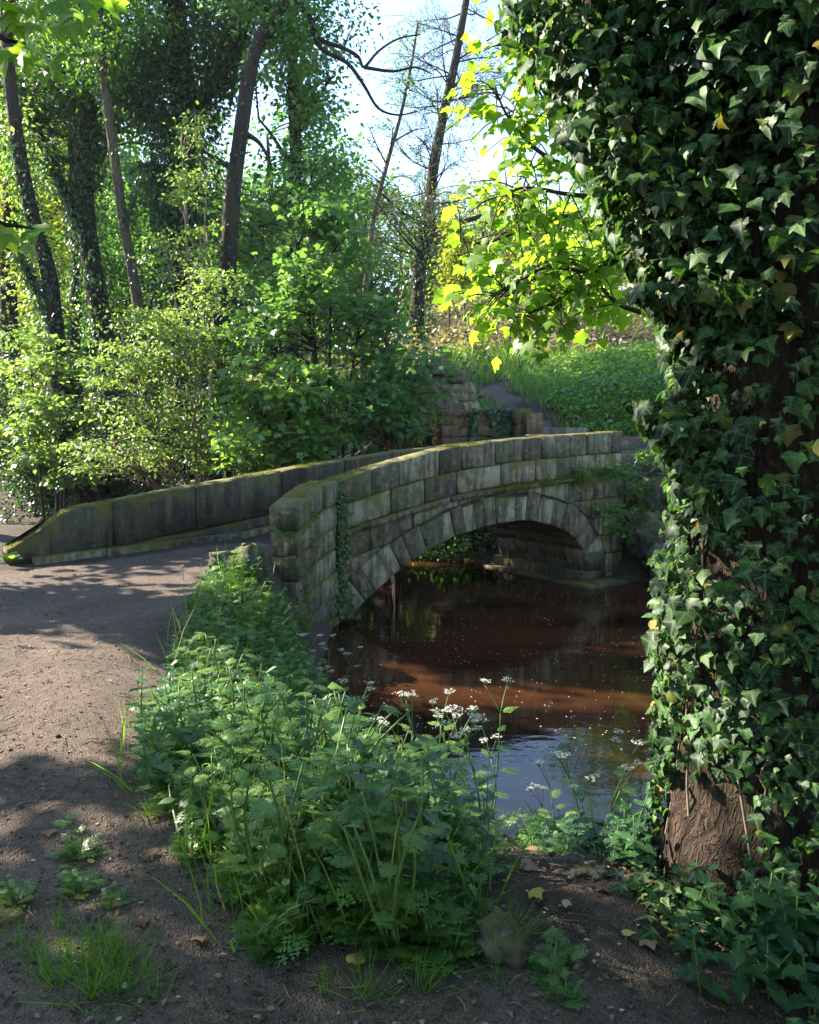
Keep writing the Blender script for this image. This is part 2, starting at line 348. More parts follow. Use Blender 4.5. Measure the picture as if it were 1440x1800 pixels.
M_LITTER = leaf_mat('leaf_litter', [(0, (.05, .035, .024)), (.5, (.12, .085, .055)), (.85, (.22, .165, .115)), (1, (.4, .35, .27))], (1, 1, .8), .1, .8, .2)

# ------------------------------------------------------------------ leaf templates
def fan(c, per, veins):
    V = np.array([c] + per, float); n = len(per)
    T = np.array([(0, 1 + i, 1 + (i + 1) % n) for i in range(n)]); return V, T, np.array(veins, float)
def lobed(tips, sinus, zt, zs):
    per = [(0, 0, 0)]; ve = [1, 1]
    pts = []
    for i in range(5):
        pts.append((*tips[i], zt[i])); 
        if i < 4: pts.append((*sinus[i], zs))
    for i, p in enumerate(pts): per.append(p); ve.append(1 if i % 2 == 0 else 0)
    return fan((0, .3, .02), per[::-1], [1] + ve[1:][::-1])
SYC = lobed([(.40, .0), (.60, .50), (0, 1.02), (-.60, .50), (-.40, .0)], [(.42, .25), (.27, .63), (-.27, .63), (-.42, .25)], [-.1, -.12, -.14, -.12, -.1], .03)
IVY = lobed([(.38, -.02), (.50, .42), (0, 1.0), (-.50, .42), (-.38, -.02)], [(.40, .2), (.27, .55), (-.27, .55), (-.40, .2)], [-.1, -.07, -.1, -.07, -.1], .05)
IVY2 = fan((0, .3, .03), [(0, .04, 0), (-.16, -.05, -.02), (-.33, .02, -.05), (-.45, .2, -.05), (-.50, .40, -.06), (-.36, .52, 0), (-.22, .72, 0), (0, 1.05, -.12), (.22, .72, 0), (.36, .52, 0), (.50, .40, -.06), (.45, .2, -.05), (.33, .02, -.05), (.16, -.05, -.02)], [1, 1, 0, .9, 0, 1, 0, 0, 1, 0, 0, 1, 0, .9, 0])
OV = (np.array([(0, 0, 0), (-.29, .42, .07), (0, 1, -.05), (.29, .42, .07)], float), np.array([(0, 3, 2), (0, 2, 1)]), np.zeros(4))
OV4 = (np.array([(0, 0, 0), (-.3, .32, .06), (-.22, .68, .04), (0, 1, -.1), (.22, .68, .04), (.3, .32, .06), (0, .5, .0)], float),
       np.array([(0, 6, 1), (1, 6, 2), (2, 6, 3), (3, 6, 4), (4, 6, 5), (5, 6, 0)]), np.array([1, 0, 0, 1, 0, 0, 1.]))
def _nettle():
    per = [(0, 0, 0)]; k = 5
    for sgn in (-1, 1):
        seq = []
        for i in range(k):
            f = (i + .35) / k; w = .33 * math.sin(math.pi * min(1, f * .8 + .18)) ** .8
            seq.append((sgn * w, f, .05)); seq.append((sgn * w * .78, f + .09, .03))
        if sgn < 0: per += seq + [(0, 1.05, -.12)]
        else: per += seq[::-1]
    ve = [1] + [1] + [0] * (2 * k) + [1] + [0] * (2 * k)
    return fan((0, .5, -.01), per, ve)
NET = _nettle()
BLADE = (np.array([(-.5, 0, 0), (.5, 0, 0), (-.42, .4, .03), (.42, .4, .03), (-.25, .75, .0), (.25, .75, 0), (0, 1, -.08)], float) * np.array([.035, 1, 1]),
         np.array([(0, 1, 3), (0, 3, 2), (2, 3, 5), (2, 5, 4), (4, 5, 6)]), np.zeros(7))
TUFT = (np.array([(-.2, 0, 0), (.2, 0, 0), (0, 1, .1)], float), np.array([(0, 1, 2)]), np.zeros(3))
PETQ = (np.array([(-.5, 0, 0), (0, -.5, 0.05), (.5, 0, 0), (0, .5, 0.05)], float), np.array([(0, 1, 2), (0, 2, 3)]), np.zeros(4))
def warp(t, seed):
    V = t[0].copy(); r = random.Random(seed); a = r.uniform(-.5, .5); V[:, 0] *= r.uniform(.8, 1.2); V[:, 0] += r.uniform(-.18, .18) * V[:, 1] ** 2
    V[:, 2] += r.uniform(-.45, .1) * (V[:, 1] - .3) ** 2 + a * V[:, 0] ** 2 + r.uniform(-.25, .25) * V[:, 0] * V[:, 1]
    V += np.array([[r.uniform(-.025, .025) for _ in range(3)] for _ in V]); return V, t[1], t[2]
IVYS = [warp(IVY, 1), warp(IVY2, 2), warp(IVY2, 3), warp(IVY, 4), warp(IVY2, 5), warp(IVY2, 6)]
SYCS = [warp(SYC, k) for k in range(11, 16)]
def frames(tip, nrm):
    tip = tip / (np.linalg.norm(tip, axis=1, keepdims=True) + 1e-9)
    x = np.cross(tip, nrm); x /= (np.linalg.norm(x, axis=1, keepdims=True) + 1e-9)
    z = np.cross(x, tip)
    return np.stack([x, tip, z], axis=2)
def scatter(acc, tpl, pos, tip, nrm, size, tint=None, rng=RNG):
    V, T, ve = tpl; n = len(pos)
    if n == 0: return
    R = frames(np.asarray(tip, float), np.asarray(nrm, float)); size = np.broadcast_to(np.asarray(size, float), (n,))
    W = np.einsum('nij,kj->nki', R, V) * size[:, None, None] + np.asarray(pos)[:, None, :]
    k = len(V); TT = (T[None] + (np.arange(n) * k)[:, None, None]).reshape(-1, 3)
    if tint is None: tint = rng.random(n)
    acc.add(W.reshape(-1, 3), TT, np.repeat(tint, k), np.tile(ve, n))
def unit(a): return a / (np.linalg.norm(a, axis=-1, keepdims=True) + 1e-9)
def rdir(n, rng=RNG): return unit(rng.normal(size=(n, 3)))

# ------------------------------------------------------------------ tubes
def smooth_path(pts, rad, k=4):
    pts = np.asarray(pts, float); rad = np.asarray(rad, float); n = len(pts); out = []; ro = []
    for i in range(n - 1):
        p0 = pts[max(0, i - 1)]; p1 = pts[i]; p2 = pts[i + 1]; p3 = pts[min(n - 1, i + 2)]
        for j in range(k):
            t = j / k
            out.append(.5 * ((2 * p1) + (-p0 + p2) * t + (2 * p0 - 5 * p1 + 4 * p2 - p3) * t * t + (-p0 + 3 * p1 - 3 * p2 + p3) * t ** 3))
            ro.append(rad[i] * (1 - t) + rad[i + 1] * t)
    out.append(pts[-1]); ro.append(rad[-1]); return np.array(out), np.array(ro)
def tube(acc, pts, rad, seg=8, k=4, lump=0.0, tint=.5, sd=0):
    if k > 1: pts, rad = smooth_path(pts, rad, k)
    pts = np.asarray(pts, float); rad = np.asarray(rad, float); n = len(pts)
    d = np.gradient(pts, axis=0); d = unit(d)
    ref = np.array([0, 1, 0.]) if abs(d[0][1]) < .9 else np.array([1., 0, 0])
    x = unit(np.cross(d, ref)); y = np.cross(d, x)
    an = np.arange(seg) * 2 * math.pi / seg
    r = rad[:, None] * np.ones(seg)[None]
    if lump:
        ii, jj = np.meshgrid(np.arange(n) * .35, np.cos(an) * 1.8 + sd, indexing='ij'); _, j2 = np.meshgrid(np.arange(n), np.sin(an) * 1.8, indexing='ij')
        r = r * (1 + lump * fbm(ii + j2, jj + j2 * .6 + sd * 3.1, 2))
    V = pts[:, None, :] + r[:, :, None] * (np.cos(an)[None, :, None] * x[:, None, :] + np.sin(an)[None, :, None] * y[:, None, :])
    V = V.reshape(-1, 3); T = []
    i, j = np.meshgrid(np.arange(n - 1), np.arange(seg), indexing='ij'); i = i.ravel(); j = j.ravel(); j1 = (j + 1) % seg
    a = i * seg + j; b = i * seg + j1; c = (i + 1) * seg + j1; e = (i + 1) * seg + j
    T = np.vstack([np.stack([a, b, c], 1), np.stack([a, c, e], 1)])
    V = np.vstack([V, pts[0], pts[-1]]); m = n * seg
    jj = np.arange(seg); T = np.vstack([T, np.stack([np.full(seg, m), (jj + 1) % seg, jj], 1), np.stack([np.full(seg, m + 1), (n - 1) * seg + jj, (n - 1) * seg + (jj + 1) % seg], 1)])
    acc.add(V, T, tint)
    return pts, rad

# ------------------------------------------------------------------ ground, path, water
def grid_axis(lo, hi, c, n, fine):
    u = np.linspace(-1, 1, n); b = np.arcsinh((hi - c) / fine) ; a = np.arcsinh((lo - c) / fine)
    q = np.linspace(a, b, n); return c + fine * np.sinh(q)
gx = grid_axis(-260, 260, -.3, 430, 3.2); gy = grid_axis(-60, 420, 5.5, 470, 3.6)
X, Y = np.meshgrid(gx, gy, indexing='ij'); Z = H(X.ravel(), Y.ravel())
nx, ny = len(gx), len(gy)
i, j = np.meshgrid(np.arange(nx - 1), np.arange(ny - 1), indexing='ij'); i = i.ravel(); j = j.ravel()
Qd = np.stack([i * ny + j, (i + 1) * ny + j, (i + 1) * ny + j + 1, i * ny + j + 1], 1)
g = link('ground', raw_mesh('ground', np.stack([X.ravel(), Y.ravel(), Z], 1), Qd, M_SOIL, smooth=True)); g['kind'] = 'structure'

def patch(name, poly, mat, step=.07, lift=.014, sink=.05, edge=.25, wob=.18, kind='structure'):
    poly = np.array(poly, float); x0, y0 = poly.min(0) - .3; x1, y1 = poly.max(0) + .3
    xs = np.arange(x0, x1, step); ys = np.arange(y0, y1, step); X, Y = np.meshgrid(xs, ys, indexing='ij')
    x = X.ravel(); y = Y.ravel(); sd = poly_sdf(x, y, poly) + wob * fbm(x * 1.7, y * 1.7, 9) + .06 * fbm(x * 7, y * 7, 4)
    z = H(x, y) + lift - (lift + sink) * sstep(-edge, .02, sd) + .006 * fbm(x * 9, y * 9, 13)
    keep = (sd < .12).reshape(X.shape); n, m = X.shape
    i, j = np.meshgrid(np.arange(n - 1), np.arange(m - 1), indexing='ij'); k = keep[:-1, :-1] & keep[1:, :-1] & keep[1:, 1:] & keep[:-1, 1:]
    i = i[k]; j = j[k]
    Q = np.stack([i * m + j, (i + 1) * m + j, (i + 1) * m + j + 1, i * m + j + 1], 1)
    used, inv = np.unique(Q, return_inverse=True)
    V = np.stack([x, y, z], 1)[used]
    o = link(name, raw_mesh(name, V, inv.reshape(Q.shape), mat, smooth=True)); o['kind'] = kind; return o
PATHPOLY = [(-1.55, 8.75), (-1.75, 7.7), (-1.55, 6.4), (-1.2, 5.2), (-1.0, 4.2), (-.75, 3.4), (-.35, 2.85), (.1, 2.6), (.5, 2.5), (1.2, 1.9), (1.6, 1.0), (1.6, -3), (-5, -6), (-9, 2), (-9, 7.5), (-5.4, 8.6), (-3.75, 9.45), (-1.9, 10.7), (-1.1, 9.6)]
patch('dirt_path', PATHPOLY, M_PATH)
TRAIL = [(.25, 1.9), (.55, 3.0), (.38, 4.0), (.2, 5.15), (.75, 5.0), (.8, 4.0), (.95, 3.0), (1.0, 2.2), (.9, 1.6)]
M_TRAIL = soil_mat('bare_bank_soil', (.048, .035, .028), (.085, .063, .05), (.135, .10, .08), bump=.7, gravel=.25)
patch('worn_bank_trail', TRAIL, M_TRAIL, lift=.01)
FARPATH = [tuple(A2 + 5.2 * U2 + .3 * V2), (3.6, 13.6), (3.4, 15), (2.6, 16.6), (2.2, 18.2), (2.6, 19.6), (2.2, 19.8), (1.5, 18.4), (1.7, 16.6), (2.4, 15), tuple(A2 + 5.2 * U2 + 1.75 * V2)]
patch('far_path', FARPATH, M_PATH, step=.08, lift=.02, wob=.5)

def resample(p, n):
    s = np.concatenate([[0], np.cumsum(np.linalg.norm(np.diff(p, axis=0), axis=1))]); q = np.linspace(0, s[-1], n)
    return np.stack([np.interp(q, s, p[:, 0]), np.interp(q, s, p[:, 1])], 1)
nb = NB + (NB - FB) * np.array(.12); fb = FB + (FB - NB) * np.array(.12)
V = []; 
for k in range(len(nb)):
    for f in np.linspace(0, 1, 5): q = nb[k] * (1 - f) + fb[k] * f; V.append((q[0], q[1], WATER))
Q = [(k * 5 + f, (k + 1) * 5 + f, (k + 1) * 5 + f + 1, k * 5 + f + 1) for k in range(len(nb) - 1) for f in range(4)]
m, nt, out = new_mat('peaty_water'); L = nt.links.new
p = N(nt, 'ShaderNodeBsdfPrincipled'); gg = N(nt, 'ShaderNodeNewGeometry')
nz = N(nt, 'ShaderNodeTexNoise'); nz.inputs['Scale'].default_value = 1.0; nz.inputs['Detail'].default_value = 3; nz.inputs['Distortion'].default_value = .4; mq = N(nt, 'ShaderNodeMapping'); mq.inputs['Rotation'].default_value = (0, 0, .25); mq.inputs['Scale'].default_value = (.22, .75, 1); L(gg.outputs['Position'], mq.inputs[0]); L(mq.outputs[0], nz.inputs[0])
r = ramp(nt, [(.44, (.005, .0025, .0017)), (.66, (.045, .017, .007))]); L(nz.outputs[0], r.inputs[0]); L(r.outputs[0], p.inputs['Base Color'])  # silt-brown bands; sunlit streaks on the water are painted into this colour
p.inputs['Roughness'].default_value = .03; p.inputs['IOR'].default_value = 1.33; p.inputs['Specular IOR Level'].default_value = .5
n1 = N(nt, 'ShaderNodeTexNoise'); n1.inputs['Scale'].default_value = 3.5; n1.inputs['Detail'].default_value = 3; mp = N(nt, 'ShaderNodeMapping'); mp.inputs['Rotation'].default_value = (0, 0, .6); mp.inputs['Scale'].default_value = (1, 2.2, 1)
L(gg.outputs['Position'], mp.inputs[0]); L(mp.outputs[0], n1.inputs[0])
b = N(nt, 'ShaderNodeBump'); b.inputs['Strength'].default_value = .035; b.inputs['Distance'].default_value = .05; L(n1.outputs[0], b.inputs['Height']); L(b.outputs[0], p.inputs['Normal'])
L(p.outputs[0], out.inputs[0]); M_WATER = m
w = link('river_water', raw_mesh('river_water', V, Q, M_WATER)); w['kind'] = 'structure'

# ------------------------------------------------------------------ the bridge
bridge = thing('stone_bridge', 'old arched sandstone packhorse bridge with mossy parapets over the brown river', 'bridge', (float(A2[0] + 2.5 * U2[0]), float(A2[1] + 2.5 * U2[1]), WATER))
class Face:                       # vertical wall plane: o + a*dir, out = outward normal
    def __init__(s, o, d, outn): s.o = np.array(o, float); s.d = np.array(d, float); s.n = np.array(outn, float)
    def __call__(s, a, z, dep):   # dep positive = into the wall
        q = s.o + a * s.d - dep * s.n; return (q[0], q[1], z)
def prism_mesh(name, face, poly, d0, d1, bev, mat, jit=.006, rng=random):
    poly = np.array(poly, float); c = poly.mean(0); n = len(poly)
    poly = poly + np.array([[rng.uniform(-jit, jit), rng.uniform(-jit, jit)] for _ in range(n)])
    dist = np.linalg.norm(poly - c, axis=1, keepdims=True)
    ins = poly + (c - poly) / dist * bev * 1.25
    V = [face(a, z, d0 + rng.uniform(-jit, jit)) for a, z in ins] + [face(a, z, d0 + bev) for a, z in poly] + [face(a, z, d1) for a, z in poly]
    T = [(0, k, k + 1) for k in range(1, n - 1)]
    for r in range(2):
        for k in range(n):
            a = r * n + k; b_ = r * n + (k + 1) % n; T += [(a, a + n, b_ + n), (a, b_ + n, b_)]
    T += [(2 * n, 2 * n + k + 1, 2 * n + k) for k in range(1, n - 1)]
    V = np.array(V); ar = face.n[0] * face.d[1] - face.n[1] * face.d[0]
    T = np.array(T)
    e = V[T]; nn = np.cross(e[:, 1] - e[:, 0], e[:, 2] - e[:, 0]); cen = V.mean(0)
    flip = np.einsum('ij,ij->i', nn, e.mean(1) - cen) < 0
    T[flip] = T[flip][:, ::-1]
    return raw_mesh(name, V, T, mat)
FR = Face(A2, U2, -V2)
def runs(a0, a1, lo, hi):
    e = [a0]
    while e[-1] < a1 - hi: e.append(e[-1] + random.uniform(lo, hi))
    if a1 - e[-1] < lo * .6 and len(e) > 1: e[-1] = a1
    else: e.append(a1)
    return e
G = .006
def loft(name, ts, ringf, mat, parent, mapf=B3):
    rings = [np.array([mapf(t, s, z) for s, z in ringf(t)]) for t in ts]; n = len(rings[0]); V = np.vstack(rings); T = []
    for a in range(len(ts) - 1):
        for k in range(n):
            T.append((a * n + k, a * n + (k + 1) % n, (a + 1) * n + (k + 1) % n, (a + 1) * n + k))
    me = raw_mesh(name, V, T, mat)
    cap = [tuple(range(n)), tuple(range(len(V) - 1, len(V) - n - 1, -1))]
    o = link(name, me, parent)
    bmV = [tuple(v) for v in V]; me2 = bpy.data.meshes.new(name); me2.from_pydata(bmV, [], [tuple(q) for q in T] + cap); me2.materials.append(mat); o.data = me2
    return o
def bot(t): return float(np.interp(t, _it, _iz)) + .03 if 0 <= t <= 4.355 else -1.6
ts = sorted(set(np.round(np.concatenate([np.linspace(-.03, T_END - .02, 60), [-.021, -.019, 0, 4.354, 4.358]]), 4)))
core = loft('bridge_body', ts, lambda t: [(.035, bot(t)), (.035, ztop(t) - .03), (.30, ztop(t) - .03), (.30, deckz(t)), (TW + .06, deckz(t)), (TW + .06, bot(t))], M_MORTAR, bridge)
# deck gravel
dv = []; dts = np.linspace(-.1, T_END + .15, 40); dss = np.linspace(.28, TW + .05, 14)
for t in dts:
    for s in dss:
        q = B3(t, s, 0); dv.append((q[0], q[1], deckz(t) + .02 + .02 * float(fbm(q[0] * 3, q[1] * 3, 2)) + .03 * ((s - 1) / .7) ** 2))
dq = [(a * 14 + k, (a + 1) * 14 + k, (a + 1) * 14 + k + 1, a * 14 + k + 1) for a in range(39) for k in range(13)]
link('deck', raw_mesh('deck', dv, dq, M_GRAVEL, smooth=True), bridge)

def child(name, me, par): return link(name, me, par)
_org['bridge_body'] = (0, 0, 0)
def stone(name, me, par):
    o = bpy.data.objects.new(name, me); COL.objects.link(o); o.parent = par
    o.matrix_parent_inverse = Matrix.Translation(-Vector(bridge.location)) if par is bridge else Matrix.Identity(4)
    return o
def groupmesh(name, me, par=None):   # a mesh part that carries stones; children live in world coords
    return link(name, me, par or bridge)

# near parapet: two courses over a string course
for row, (h0, h1, dep) in enumerate([(0, .31, .345), (.317, .622, .16)]):
    e = runs(0.0, T_END, .34, .78)
    for a, b_ in zip(e[:-1], e[1:]):
        n = max(2, int((b_ - a) / .25) + 1); tt = np.linspace(a + G, b_ - G, n)
        poly = [(t, ztop(t) - h0 + random.uniform(-.006, .006)) for t in tt] + [(t, ztop(t) - h1) for t in tt[::-1]]
        stone('parapet_stone', prism_mesh('parapet_stone', FR, poly, random.uniform(-.012, .012), dep, .018, M_STONE), core)
e = runs(0.0, T_END, .7, 1.2)
for a, b_ in zip(e[:-1], e[1:]):
    tt = np.linspace(a + G, b_ - G, 5)
    poly = [(t, ztop(t) - .628) for t in tt] + [(t, ztop(t) - .70) for t in tt[::-1]]
    stone('string_course_stone', prism_mesh('string_course_stone', FR, poly, -.05 + random.uniform(-.008, .008), .12, .02, M_STONE), core)
# voussoirs
ip = np.stack([_it, _iz], 1)[1:-1]; ip = resample(ip, 400)
seglen = np.concatenate([[0], np.cumsum(np.linalg.norm(np.diff(ip, axis=0), axis=1))])
tan = unit(np.gradient(ip, axis=0)); nor = np.stack([-tan[:, 1], tan[:, 0]], 1)
kk = np.ones(41) / 41; pad = 20
nor = np.stack([np.convolve(np.pad(nor[:, c], pad, mode='edge'), kk, 'valid') for c in (0, 1)], 1); nor = unit(nor)
def at(s): return np.array([np.interp(s, seglen, ip[:, 0]), np.interp(s, seglen, ip[:, 1])]), unit(np.array([np.interp(s, seglen, nor[:, 0]), np.interp(s, seglen, nor[:, 1])]))
EXT = .37
ve = [0]
while ve[-1] < seglen[-1] - .3: ve.append(ve[-1] + random.uniform(.16, .27))
ve.append(seglen[-1])
for a, b_ in zip(ve[:-1], ve[1:]):
    p0, n0 = at(a + .003); p1, n1 = at(b_ - .003); ex = EXT + random.uniform(-.03, .03)
    stone('voussoir', prism_mesh('voussoir', FR, [p0, p1, p1 + n1 * ex, p0 + n0 * ex], random.uniform(-.01, .012), .42, .012, M_STONE, .004), core)
    lo = .43
    for lay in range(3):
        hi = lo + random.uniform(.42, .6) if lay < 2 else WID - .02
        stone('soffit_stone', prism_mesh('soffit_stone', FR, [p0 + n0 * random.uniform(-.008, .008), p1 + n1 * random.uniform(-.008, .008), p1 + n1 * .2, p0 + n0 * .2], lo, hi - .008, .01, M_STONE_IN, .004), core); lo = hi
exts = np.array([at(s)[0] + at(s)[1] * (EXT + .012) for s in np.linspace(0, seglen[-1], 120)])
def zext(t):
    if t < exts[0, 0]: return -1.6
    if t > exts[-1, 0]: return -1.6
    return float(np.interp(t, exts[:, 0], exts[:, 1]))
# spandrels and abutments: courses that follow the parapet's curve
for row in range(7):
    h0 = .705 + row * .285; h1 = h0 + .278
    e = runs(0.0, T_END + .06, .38, .85)
    for a, b_ in zip(e[:-1], e[1:]):
        n = max(3, int((b_ - a) / .07)); tt = np.linspace(a + G, b_ - G, n)
        tops = np.array([ztop(t) - h0 for t in tt]); bots = np.array([max(ztop(t) - h1, zext(t) + .008) for t in tt])
        ok = tops - bots > .03
        if not ok.any(): continue
        idx = np.where(ok)[0]
        for seg in np.split(idx, np.where(np.diff(idx) > 1)[0] + 1):
            if len(seg) < 2: continue
            poly = [(tt[q], tops[q]) for q in seg] + [(tt[q], bots[q]) for q in seg[::-1]]
            if len(poly) > 10:
                s2 = seg[np.unique(np.linspace(0, len(seg) - 1, 6).astype(int))]
                poly = [(tt[q], tops[q]) for q in s2] + [(tt[q], bots[q]) for q in s2[::-1]]
            if max(bots[seg]) < -1.4 and row > 6: continue
            stone('spandrel_stone', prism_mesh('spandrel_stone', FR, poly, random.uniform(-.008, .012), .2, .012, M_STONE, .004), core)
# far abutment face inside the barrel: base course and ledge at the waterline
AB = Face(A2 + 4.335 * U2, V2, -U2)
for z0, z1, dd in ((-.84, -.62, -.14), (-.615, -.33, -.02)):
    e = runs(-.02, WID, .4, .8)
    for a, b_ in zip(e[:-1], e[1:]):
        stone('abutment_stone', prism_mesh('abutment_stone', AB, [(a + G, z1), (b_ - G, z1), (b_ - G, z0), (a + G, z0)], dd + random.uniform(-.01, .01), .25, .015, M_STONE_IN), core)
for a, b_ in ((-.30, .5), (.508, 1.35), (1.36, 2.1)):
    stone('ledge_slab', prism_mesh('ledge_slab', AB, [(a, -.76), (b_, -.765), (b_, -.95), (a, -.95)], -.34 + random.uniform(-.03, .03), .2, .03, M_STONE_IN), core)
FLG = Face(A2 + np.array([0, 0]), U2, -V2)
for a, b_ in ((4.2, 4.95), (4.96, 5.8), (5.81, 6.5)):
    stone('ledge_slab', prism_mesh('ledge_slab', FLG, [(a, -.73), (b_, -.75), (b_, -.95), (a, -.95)], -.30 + random.uniform(-.05, .05), .1, .03, M_STONE_IN), core)

# far parapet (runs on past the bridge as approach wall)
LF = Face(A2 + TW * V2, U2, -V2)
def lbot(t): return (bot(t) if -.02 <= t <= 4.36 else -1.2)
ts = sorted(set(np.round(np.concatenate([np.linspace(TL0 + .02, TL1 - .02, 90), [-.021, -.019, 4.355, 4.365]]), 4)))
lcore = loft('far_parapet', ts, lambda t: [(TW + .035, lbot(t)), (TW + .035, zltop(t) - .03), (WID - .03, zltop(t) - .03), (WID - .03, lbot(t))], M_MORTAR, bridge)
e = runs(TL0, TL1, .8, 1.4)
for a, b_ in zip(e[:-1], e[1:]):
    n = max(3, int((b_ - a) / (.07 if a < TL0 + 1.2 else .2)) + 1); tt = np.linspace(a + .006, b_ - .006, n)
    hz = [max(deckz(t) + .02, zltop(t) - .56) for t in tt]
    poly = [(t, zltop(t) + random.uniform(-.004, .004)) for t in tt] + [(t, h) for t, h in zip(tt[::-1], hz[::-1])]
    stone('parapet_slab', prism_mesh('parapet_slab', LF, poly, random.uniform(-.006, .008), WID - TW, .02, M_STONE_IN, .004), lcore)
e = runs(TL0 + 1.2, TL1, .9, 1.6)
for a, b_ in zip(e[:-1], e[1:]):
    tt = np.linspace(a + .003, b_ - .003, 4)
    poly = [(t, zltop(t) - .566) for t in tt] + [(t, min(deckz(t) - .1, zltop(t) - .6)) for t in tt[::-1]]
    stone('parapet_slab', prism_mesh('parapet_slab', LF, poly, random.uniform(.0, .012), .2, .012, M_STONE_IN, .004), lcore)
e = runs(TL0 + .25, 1.6, .7, 1.2)
for a, b_ in zip(e[:-1], e[1:]):
    tt = np.linspace(a + .004, b_ - .004, 3)
    poly = [(t, deckz(t) + .075) for t in tt] + [(t, deckz(t) - .08) for t in tt[::-1]]
    stone('kerb_stone', prism_mesh('kerb_stone', LF, poly, -.16 + random.uniform(-.02, .02), -.012, .02, M_STONE, .006), lcore)
# back face of the far parapet and spandrel (seen only from the side)
BF = Face(A2 + WID * V2, U2, V2)
for row in range(3):
    e = runs(-1.5, TL1, .4, .8)
    for a, b_ in zip(e[:-1], e[1:]):
        tt = np.linspace(a + G, b_ - G, 3); tops = [zltop(t) - .02 - row * .3 for t in tt]; bts = [zltop(t) - .31 - row * .3 for t in tt]
        if any(bx < zext(t) for bx, t in zip(bts, tt)) and row: continue
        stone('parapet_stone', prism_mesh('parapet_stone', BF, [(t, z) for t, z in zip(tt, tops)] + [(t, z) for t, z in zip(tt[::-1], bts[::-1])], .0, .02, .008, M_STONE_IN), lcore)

# near wing wall
wd = E2 - A2; WL = float(np.linalg.norm(wd)); wd = wd / WL; wnrm = np.array([-wd[1], wd[0]]); 
if wnrm @ np.array([0, -1]) < 0: wnrm = -wnrm
WF = Face(A2, wd, wnrm)
def zw(a): return np.interp(a, [0, .35, .8, WL], [ztop(0), ztop(0) - .03, ztop(0) - .14, ztop(0) - .22])
wv = []
for a in np.linspace(0.0, WL - .02, 6):
    for dep, z in ((.03, -1.3), (.03, zw(a) - .03), (.31, zw(a) - .03), (.31, -1.3)): wv.append(WF(a, z, dep))
wq = [(r * 4 + k, r * 4 + (k + 1) % 4, (r + 1) * 4 + (k + 1) % 4, (r + 1) * 4 + k) for r in range(5) for k in range(4)] + [(0, 1, 2, 3), (23, 22, 21, 20)]
wcore = link('wing_wall', raw_mesh('wing_wall', wv, wq, M_MORTAR), bridge)
for row in range(7):
    h0 = row * .27; e = runs(0.012, WL, .36, .62)
    for a, b_ in zip(e[:-1], e[1:]):
        poly = [(a + G, zw(a) - h0), (b_ - G, zw(b_) - h0), (b_ - G, zw(b_) - h0 - .262), (a + G, zw(a) - h0 - .262)]
        stone('wing_stone', prism_mesh('wing_stone', WF, poly, random.uniform(-.015, .015), .335 if row == 0 else .17, .02, M_STONE), wcore)
EF = Face(E2, np.array([-wnrm[0], -wnrm[1]]), wd)
for row in range(3):
    z1 = zw(WL) - .275 - row * .27
    stone('wing_stone', prism_mesh('wing_stone', EF, [(.02, z1), (.33, z1), (.33, z1 - .262), (.02, z1 - .262)], random.uniform(-.012, .006), .02, .015, M_STONE), wcore)
# moss fringe on string course, coping and wing
macc = Acc(); rg = np.random.default_rng(3); n = 9000
t = rg.uniform(0, T_END, n); hh = vnoise(t * 1.3, t * 0 + 2.2, 4)
k = rg.random(n) < sstep(.3, .75, hh); t = t[k]; n = len(t)
dz = rg.uniform(-.70, -.60, n); dep = rg.uniform(-.06, -.005, n)
pos = np.array([B3(a, d_, float(ztop(a)) + z_) for a, d_, z_ in zip(t, dep, dz)])
scatter(macc, TUFT, pos, rdir(n, rg) * .8 + np.array([.35, -.5, .1]), rdir(n, rg), rg.uniform(.015, .04, n), rg.random(n), rg)
n = 7000; t = rg.uniform(-1.22, T_END, n); s_ = rg.uniform(.0, .33, n); hh = vnoise(t * 2.1, s_ * 6, 7); k = (hh > .52) & ((t < 1.2) | (hh > .66)); t = t[k]; s_ = s_[k]; n = len(t)
pos = np.array([B3(a, q, float(ztop(a)) + .0) if a > 0 else WF(-a, float(zw(-a)), q) for a, q in zip(t, s_)])
scatter(macc, TUFT, pos, rdir(n, rg) * .7 + np.array([0, 0, .6]), rdir(n, rg), rg.uniform(.012, .03, n), rg.random(n), rg)
n = 3000; a = rg.uniform(0, WL, n); z = rg.uniform(-.9, .75, n); k = vnoise(a * 3, z * 2.2, 11) > .62; a = a[k]; z = z[k]; k = z < zw(a) - .02; a = a[k]; z = z[k]; n = len(a)
pos = np.array([WF(q, w_, -.015) for q, w_ in zip(a, z)])
scatter(macc, TUFT, pos, rdir(n, rg) * .7 + np.array([wnrm[0], wnrm[1], -.3]) * .6, rdir(n, rg), rg.uniform(.012, .035, n), rg.random(n), rg)
n = 5000; t = rg.uniform(TL0, .8, n); s_ = rg.uniform(TW, WID, n); k = vnoise(t * 2.3, s_ * 5, 15) > .45; t = t[k]; s_ = s_[k]; n = len(t)
pos = np.array([B3(a, q, float(zltop(a))) for a, q in zip(t, s_)])
scatter(macc, TUFT, pos, rdir(n, rg) * .7 + np.array([0, 0, .6]), rdir(n, rg), rg.uniform(.012, .03, n), rg.random(n), rg)
o = link('moss', macc.mesh('moss', M_MOSS), bridge); o['kind'] = 'stuff'
